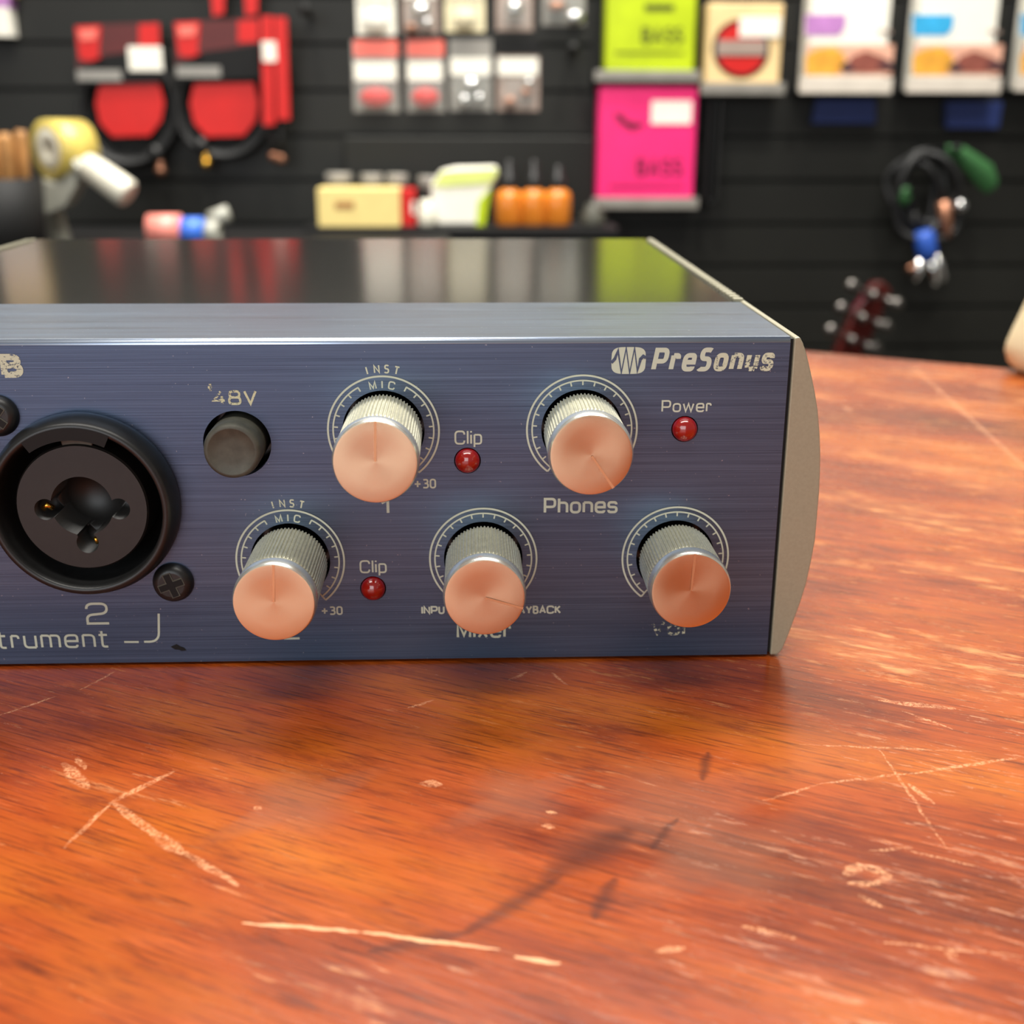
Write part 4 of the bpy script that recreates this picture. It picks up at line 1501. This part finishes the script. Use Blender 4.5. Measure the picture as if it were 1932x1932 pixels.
tt = at(400, 416, ytr).z
rr = (tt - zw) / 2
mb = MB()
mb.lathe([(rr * .5, 0), (rr, .0005), (rr, b - a - .0005), (rr * .5, b - a), (rr * .5, 0)], (a, ytr, zw + rr), (1, 0, 0), 36)
tag(mb.build('tape_roll', M['tapegrey']), 'grey roll of tape at the right end of the three rolls', 'tape roll', 'coloured tape rolls on the back worktop')
mb = MB()
p0, p1 = at(392, 416, ytr + .035), at(428, 404, ytr + .035)
mb.cyl((p0.x, ytr + .045, zw), (p0.x, ytr + .045, p0.z), .012, n=20)
mb.cyl((p0.x, ytr + .045, p0.z), (p1.x, ytr + .045, p1.z), .008, .009, n=20)
tag(mb.build('grey_spout_bottle', M['tapegrey']), 'small grey spouted bottle behind the grey tape roll', 'bottle')

# tape gun standing on the worktop
yt = 1.14
o = empty('tape_gun', (at(120, 462, yt).x, yt, zw), 'tape dispenser gun with a yellow tape roll and cream handle', 'tape gun')
c = at(122, 282, yt)
rr = 52 * .00055 * 1.02
ax = Vector((.62, .78, .0)).normalized()
mb = MB()
mb.lathe([(rr * .74, -.020), (rr, -.020), (rr, .020), (rr * .74, .020), (rr * .74, -.020)], c, ax, 48)
mb.build('tape_roll', M['tape'], o)
mb = MB()
mb.lathe([(0, -.014), (rr * .2, -.014), (rr * .24, -.019), (rr * .74, -.0195), (rr * .74, .0195), (0, .0195)], c, ax, 40)
mb.build('roll_hub', M['handle'], o)
mb = MB()
h0, h1 = at(160, 308, yt - .02), at(244, 368, yt - .03)
mb.tube([h0, h0.lerp(h1, .25), h0.lerp(h1, .7), h0.lerp(h1, .95), h1], [.0115, .0135, .0145, .0145, .012], 18)
mb.build('handle', M['handle'], o, bevel=.001)
mb = MB()
mb.tube([c + ax * .03, at(150, 325, yt - .01), h0], [.012, .012, .012], 12)
q = [at(a_, b_, yt) for a_, b_ in ((84, 334), (112, 342), (150, 318), (158, 345), (134, 388), (100, 402), (74, 394), (70, 358))]
mb.prism([(v.x, v.z) for v in q], yt - .020, yt + .016, lambda a_, b_, d: Vector((a_, d, b_)))
mb.cyl((at(100, 400, yt).x, yt + .012, zw), at(100, 385, yt + .012), .012, .008, n=16)
mb.build('frame', M['tapegrey'], o, bevel=.002)

# bundle of tan sticks in a dark tub
ysb = 1.06
cx_ = at(2, 400, ysb).x
tub_h = at(20, 335, ysb).z - zw
mb = MB()
mb.lathe([(0, 0), (.036, 0), (.038, .004), (.042, tub_h), (.039, tub_h), (.036, .006), (0, .006)], (cx_, ysb, zw), (0, 0, 1), 40)
tag(mb.build('dark_tub', M['matte_black']), 'dark tub holding tan sticks at the left edge of the photo', 'tub')
k = 0
for i in range(9):
    aa = 2 * PI * i / 8
    rr = .0 if i == 8 else .022
    tx, ty = cx_ + rr * math.cos(aa), ysb + rr * math.sin(aa)
    ztop = at(20, 246 + 5 * (i % 3), ysb).z
    mb = MB()
    mb.tube([(tx * 1.0, ty, zw + .0065), (tx + .25 * (tx - cx_), ty + .25 * (ty - ysb), ztop - .006), (tx + .28 * (tx - cx_), ty + .28 * (ty - ysb), ztop)], [.0065, .0065, .0045], 12)
    tag(mb.build('tan_stick', M['tanstick']), 'tan wooden stick standing in the dark tub', 'stick', 'tan sticks in the dark tub')

# ---- cables hanging on the right
Y = YW - .05
c = at(1760, 400, YW)
o = empty('hanging_cable_bundle', (c.x, YW, c.z), 'hanging bundle of dark cables with green strap and blue band', 'cable bundle')
mb = MB()
for k in range(5):
    pts = []
    for i in range(40):
        a = 2 * PI * i / 40
        p = at(1738 + (7, -9, 14, -4, 2)[k] + (60, 44, 50, 30, 54)[k] * math.cos(a) + 7 * math.sin(2 * a + k), 366 + (4, 14, -12, 6, -4)[k] + (86, 70, 62, 78, 74)[k] * math.sin(a) + 6 * math.sin(3 * a + 2 * k), Y)
        pts.append(Vector((p.x, Y + .006 * (k - 2) + .004 * math.sin(3 * a + k), p.z)))
    mb.tube(pts, .0045, 8, True)
mb.build('cable_coil', M['cable'], o)
mb = MB()
wpx = [(1786, 282), (1812, 288), (1838, 308), (1862, 330), (1876, 352)]
ln_ = [at(*p, Y - .012) for p in wpx]
wd_ = [.006, .009, .011, .014, .010]
for sgn in (0, 1):
    vs = []
    for p, wv in zip(ln_, wd_):
        n_ = Vector((.55, 0, .83))
        vs.append((p + n_ * wv, p - n_ * wv))
    dy = Vector((0, .004 * sgn, 0))
    pr = [(mb.bm.verts.new(a_ + dy + Vector((0, .006, 0))), mb.bm.verts.new((a_ + b_) / 2 + dy - Vector((0, .006, 0))), mb.bm.verts.new(b_ + dy + Vector((0, .006, 0)))) for a_, b_ in vs]
    for u, v in zip(pr, pr[1:]):
        mb._f([u[0], u[1], v[1], v[0]], True)
        mb._f([u[1], u[2], v[2], v[1]], True)
mb.build('green_strap', M['greentape'], o, recalc=False)
mb = MB()
mb.tube([at(1706, 352, Y - .01), at(1700, 372, Y - .01), at(1712, 380, Y - .012)], .008, 10)
mb.build('green_tie', M['greentape'], o)
mb = MB()
b0, b1 = at(1741, 436, Y - .012), at(1751, 486, Y - .012)
mb.tube([b0, b0.lerp(b1, .15), b0.lerp(b1, .85), b1], [.009, .0125, .0125, .010], 18)
mb.build('blue_band', M['bluetape_dark'] if 'bluetape_dark' in M else M['bluetape'], o)
for (a0, a1, mt, r_) in (((1738, 486), (1726, 530), 'chrome', .007), ((1754, 486), (1766, 538), 'chrome', .0075), ((1764, 480), (1782, 530), 'steel', .006), ((1780, 380), (1788, 448), 'copper_brown', .008), ((1742, 500), (1712, 508), 'copper_brown', .005)):
    p0, p1 = at(*a0, Y - .01), at(*a1, Y - .014)
    mb = MB()
    mb.tube([p0, p0.lerp(p1, .5), p0.lerp(p1, .8), p1], [r_, r_, r_ * .7, r_ * .6], 14)
    mb.build('plug', M[mt], o)
mb = MB()
mb.tube([at(1738, 440, Y), at(1722, 420, Y), at(1725, 400, Y)], .005, 8)
mb.tube([at(1786, 385, Y), at(1800, 392, Y - .01), at(1814, 388, Y - .01)], .006, 8)
mb.build('cable_tail', M['cable'], o)
mb = MB()
mb.sphere(at(1812, 388, Y - .012), .008)
mb.build('plug_tip', M['steel'], o)
mb = MB()
hk = at(1762, 286, YW)
mb.cyl((hk.x, YW, hk.z), (hk.x, YW - .075, hk.z + .006), .004, n=12)
tag(mb.build('wall_hook', M['matte_black']), 'black wall hook carrying the cable bundle with the green strap', 'hook')

# ---- guitar headstock behind the counter edge
yg = 0.95
g = empty('electric_guitar', (at(1600, 700, yg).x - .02, yg, -0.96), 'dark red guitar standing behind the counter, headstock with chrome tuners showing', 'guitar')
mid = [(1655, 556), (1636, 600), (1610, 648)]
top, bot = at(1664, 540, yg), at(1592, 690, yg)
d_ = (bot - top).normalized()
s_ = Vector((-d_.z, 0, d_.x))
if s_.x < 0:
    s_ = -s_
hw = 34 * .00049 * .8
mb = MB()
poly = [top - s_ * hw * .55, top + d_ * -.004, top + s_ * hw * .8, top + d_ * .03 + s_ * hw, bot + s_ * hw * .9, bot + d_ * .05 + s_ * hw * .62, bot + d_ * .05 - s_ * hw * .62, bot - s_ * hw * .95, top + d_ * .03 - s_ * hw]
mb.prism([(p.x, p.z) for p in poly], yg, yg + .014, lambda a_, b_, dd: Vector((a_, dd, b_)))
mb.build('headstock', M['wood_red'], g, bevel=.002)
L0 = (at(1655, 560, yg) - top).dot(d_)
for i, t in enumerate((.010, .032, .054)):
    base = top + d_ * t
    for sg in (-1, 1):
        mb = MB()
        p = base + s_ * sg * hw * .62
        mb.cyl(Vector((p.x, yg + .002, p.z)), Vector((p.x, yg - .014, p.z)), .0042, .0036, n=16)
        mb.sphere((p.x, yg - .014, p.z), .0044)
        q = base + s_ * sg * hw * 1.75
        e = mb.build('tuner_post', M['tuner'], g)
        mb = MB()
        mb.cyl(Vector((p.x, yg + .007, p.z)), Vector((q.x, yg + .007, q.z)), .0022, n=10)
        mb.sphere((q.x, yg + .007, q.z), 1.0, 16, 10, (.0066, .0045, .0060))
        mb.build('tuner_key', M['tuner'], g)
nb = bot + d_ * .04
ne = nb + d_ * .46
mb = MB()
nw = .021
q = [nb + s_ * nw, ne + s_ * nw * 1.3, ne - s_ * nw * 1.3, nb - s_ * nw]
mb.prism([(p.x, p.z) for p in q], yg - .002, yg + .018, lambda a_, b_, dd: Vector((a_, dd, b_)))
mb.build('neck', M['tanstick'], g, bevel=.003)
mb = MB()
bc = ne + d_ * .14
body = []
for i in range(40):
    a = 2 * PI * i / 40
    rad = .165 * (1 + .12 * math.cos(2 * a) + .05 * math.cos(3 * a))
    body.append(bc + d_ * rad * math.cos(a) * 1.05 + s_ * rad * math.sin(a) * .95)
zmin = min(p.z for p in body)
mb.prism([(p.x, p.z) for p in body], yg - .02, yg + .022, lambda a_, b_, dd: Vector((a_, dd, b_)))
mb.build('body', M['wood_red'], g, bevel=.006, seg=3)
mb = MB()
gx = bc.x
for sg in (-1, 1):
    mb.tube([(gx + sg * .09, yg + .05, zmin - .002), (gx + sg * .14, yg - .09, -.954)], .008, 10)
    mb.tube([(gx + sg * .09, yg + .05, zmin - .002), (gx + sg * .12, yg + .18, -.954)], .008, 10)
    mb.tube([(gx + sg * .09, yg - .035, zmin - .010), (gx + sg * .09, yg + .06, zmin - .010)], .008, 10)
mb.tube([(gx - .09, yg + .05, zmin - .010), (gx + .09, yg + .05, zmin - .010)], .008, 10)
tag(mb.build('guitar_stand', M['matte_black']), 'black floor stand under the dark red guitar', 'guitar stand')

# ---- cream paper bag on the counter at the right edge
pb = on_table(1960, 697)
ub = (Vector((pb.x, pb.y)) - eo).dot(ed)
foot = cpt(ub, 0.0048, 0.0)
bx, by = foot.x, foot.y
mb = MB()
prof = [(0, 0), (.0040, 0), (.0064, .0009), (.0086, .0030), (.0096, .0060), (.0094, .0085), (.0082, .0125), (.0068, .0170), (.0054, .0215), (.0046, .026), (.0038, .030), (.0, .031)]
mb.lathe(prof, (bx, by, 0.0), (0, 0, 1), 40)
tag(mb.build('bell_ornament', M['cream']), 'cream bell shaped ornament on the far counter edge at the right of the photo', 'ornament')
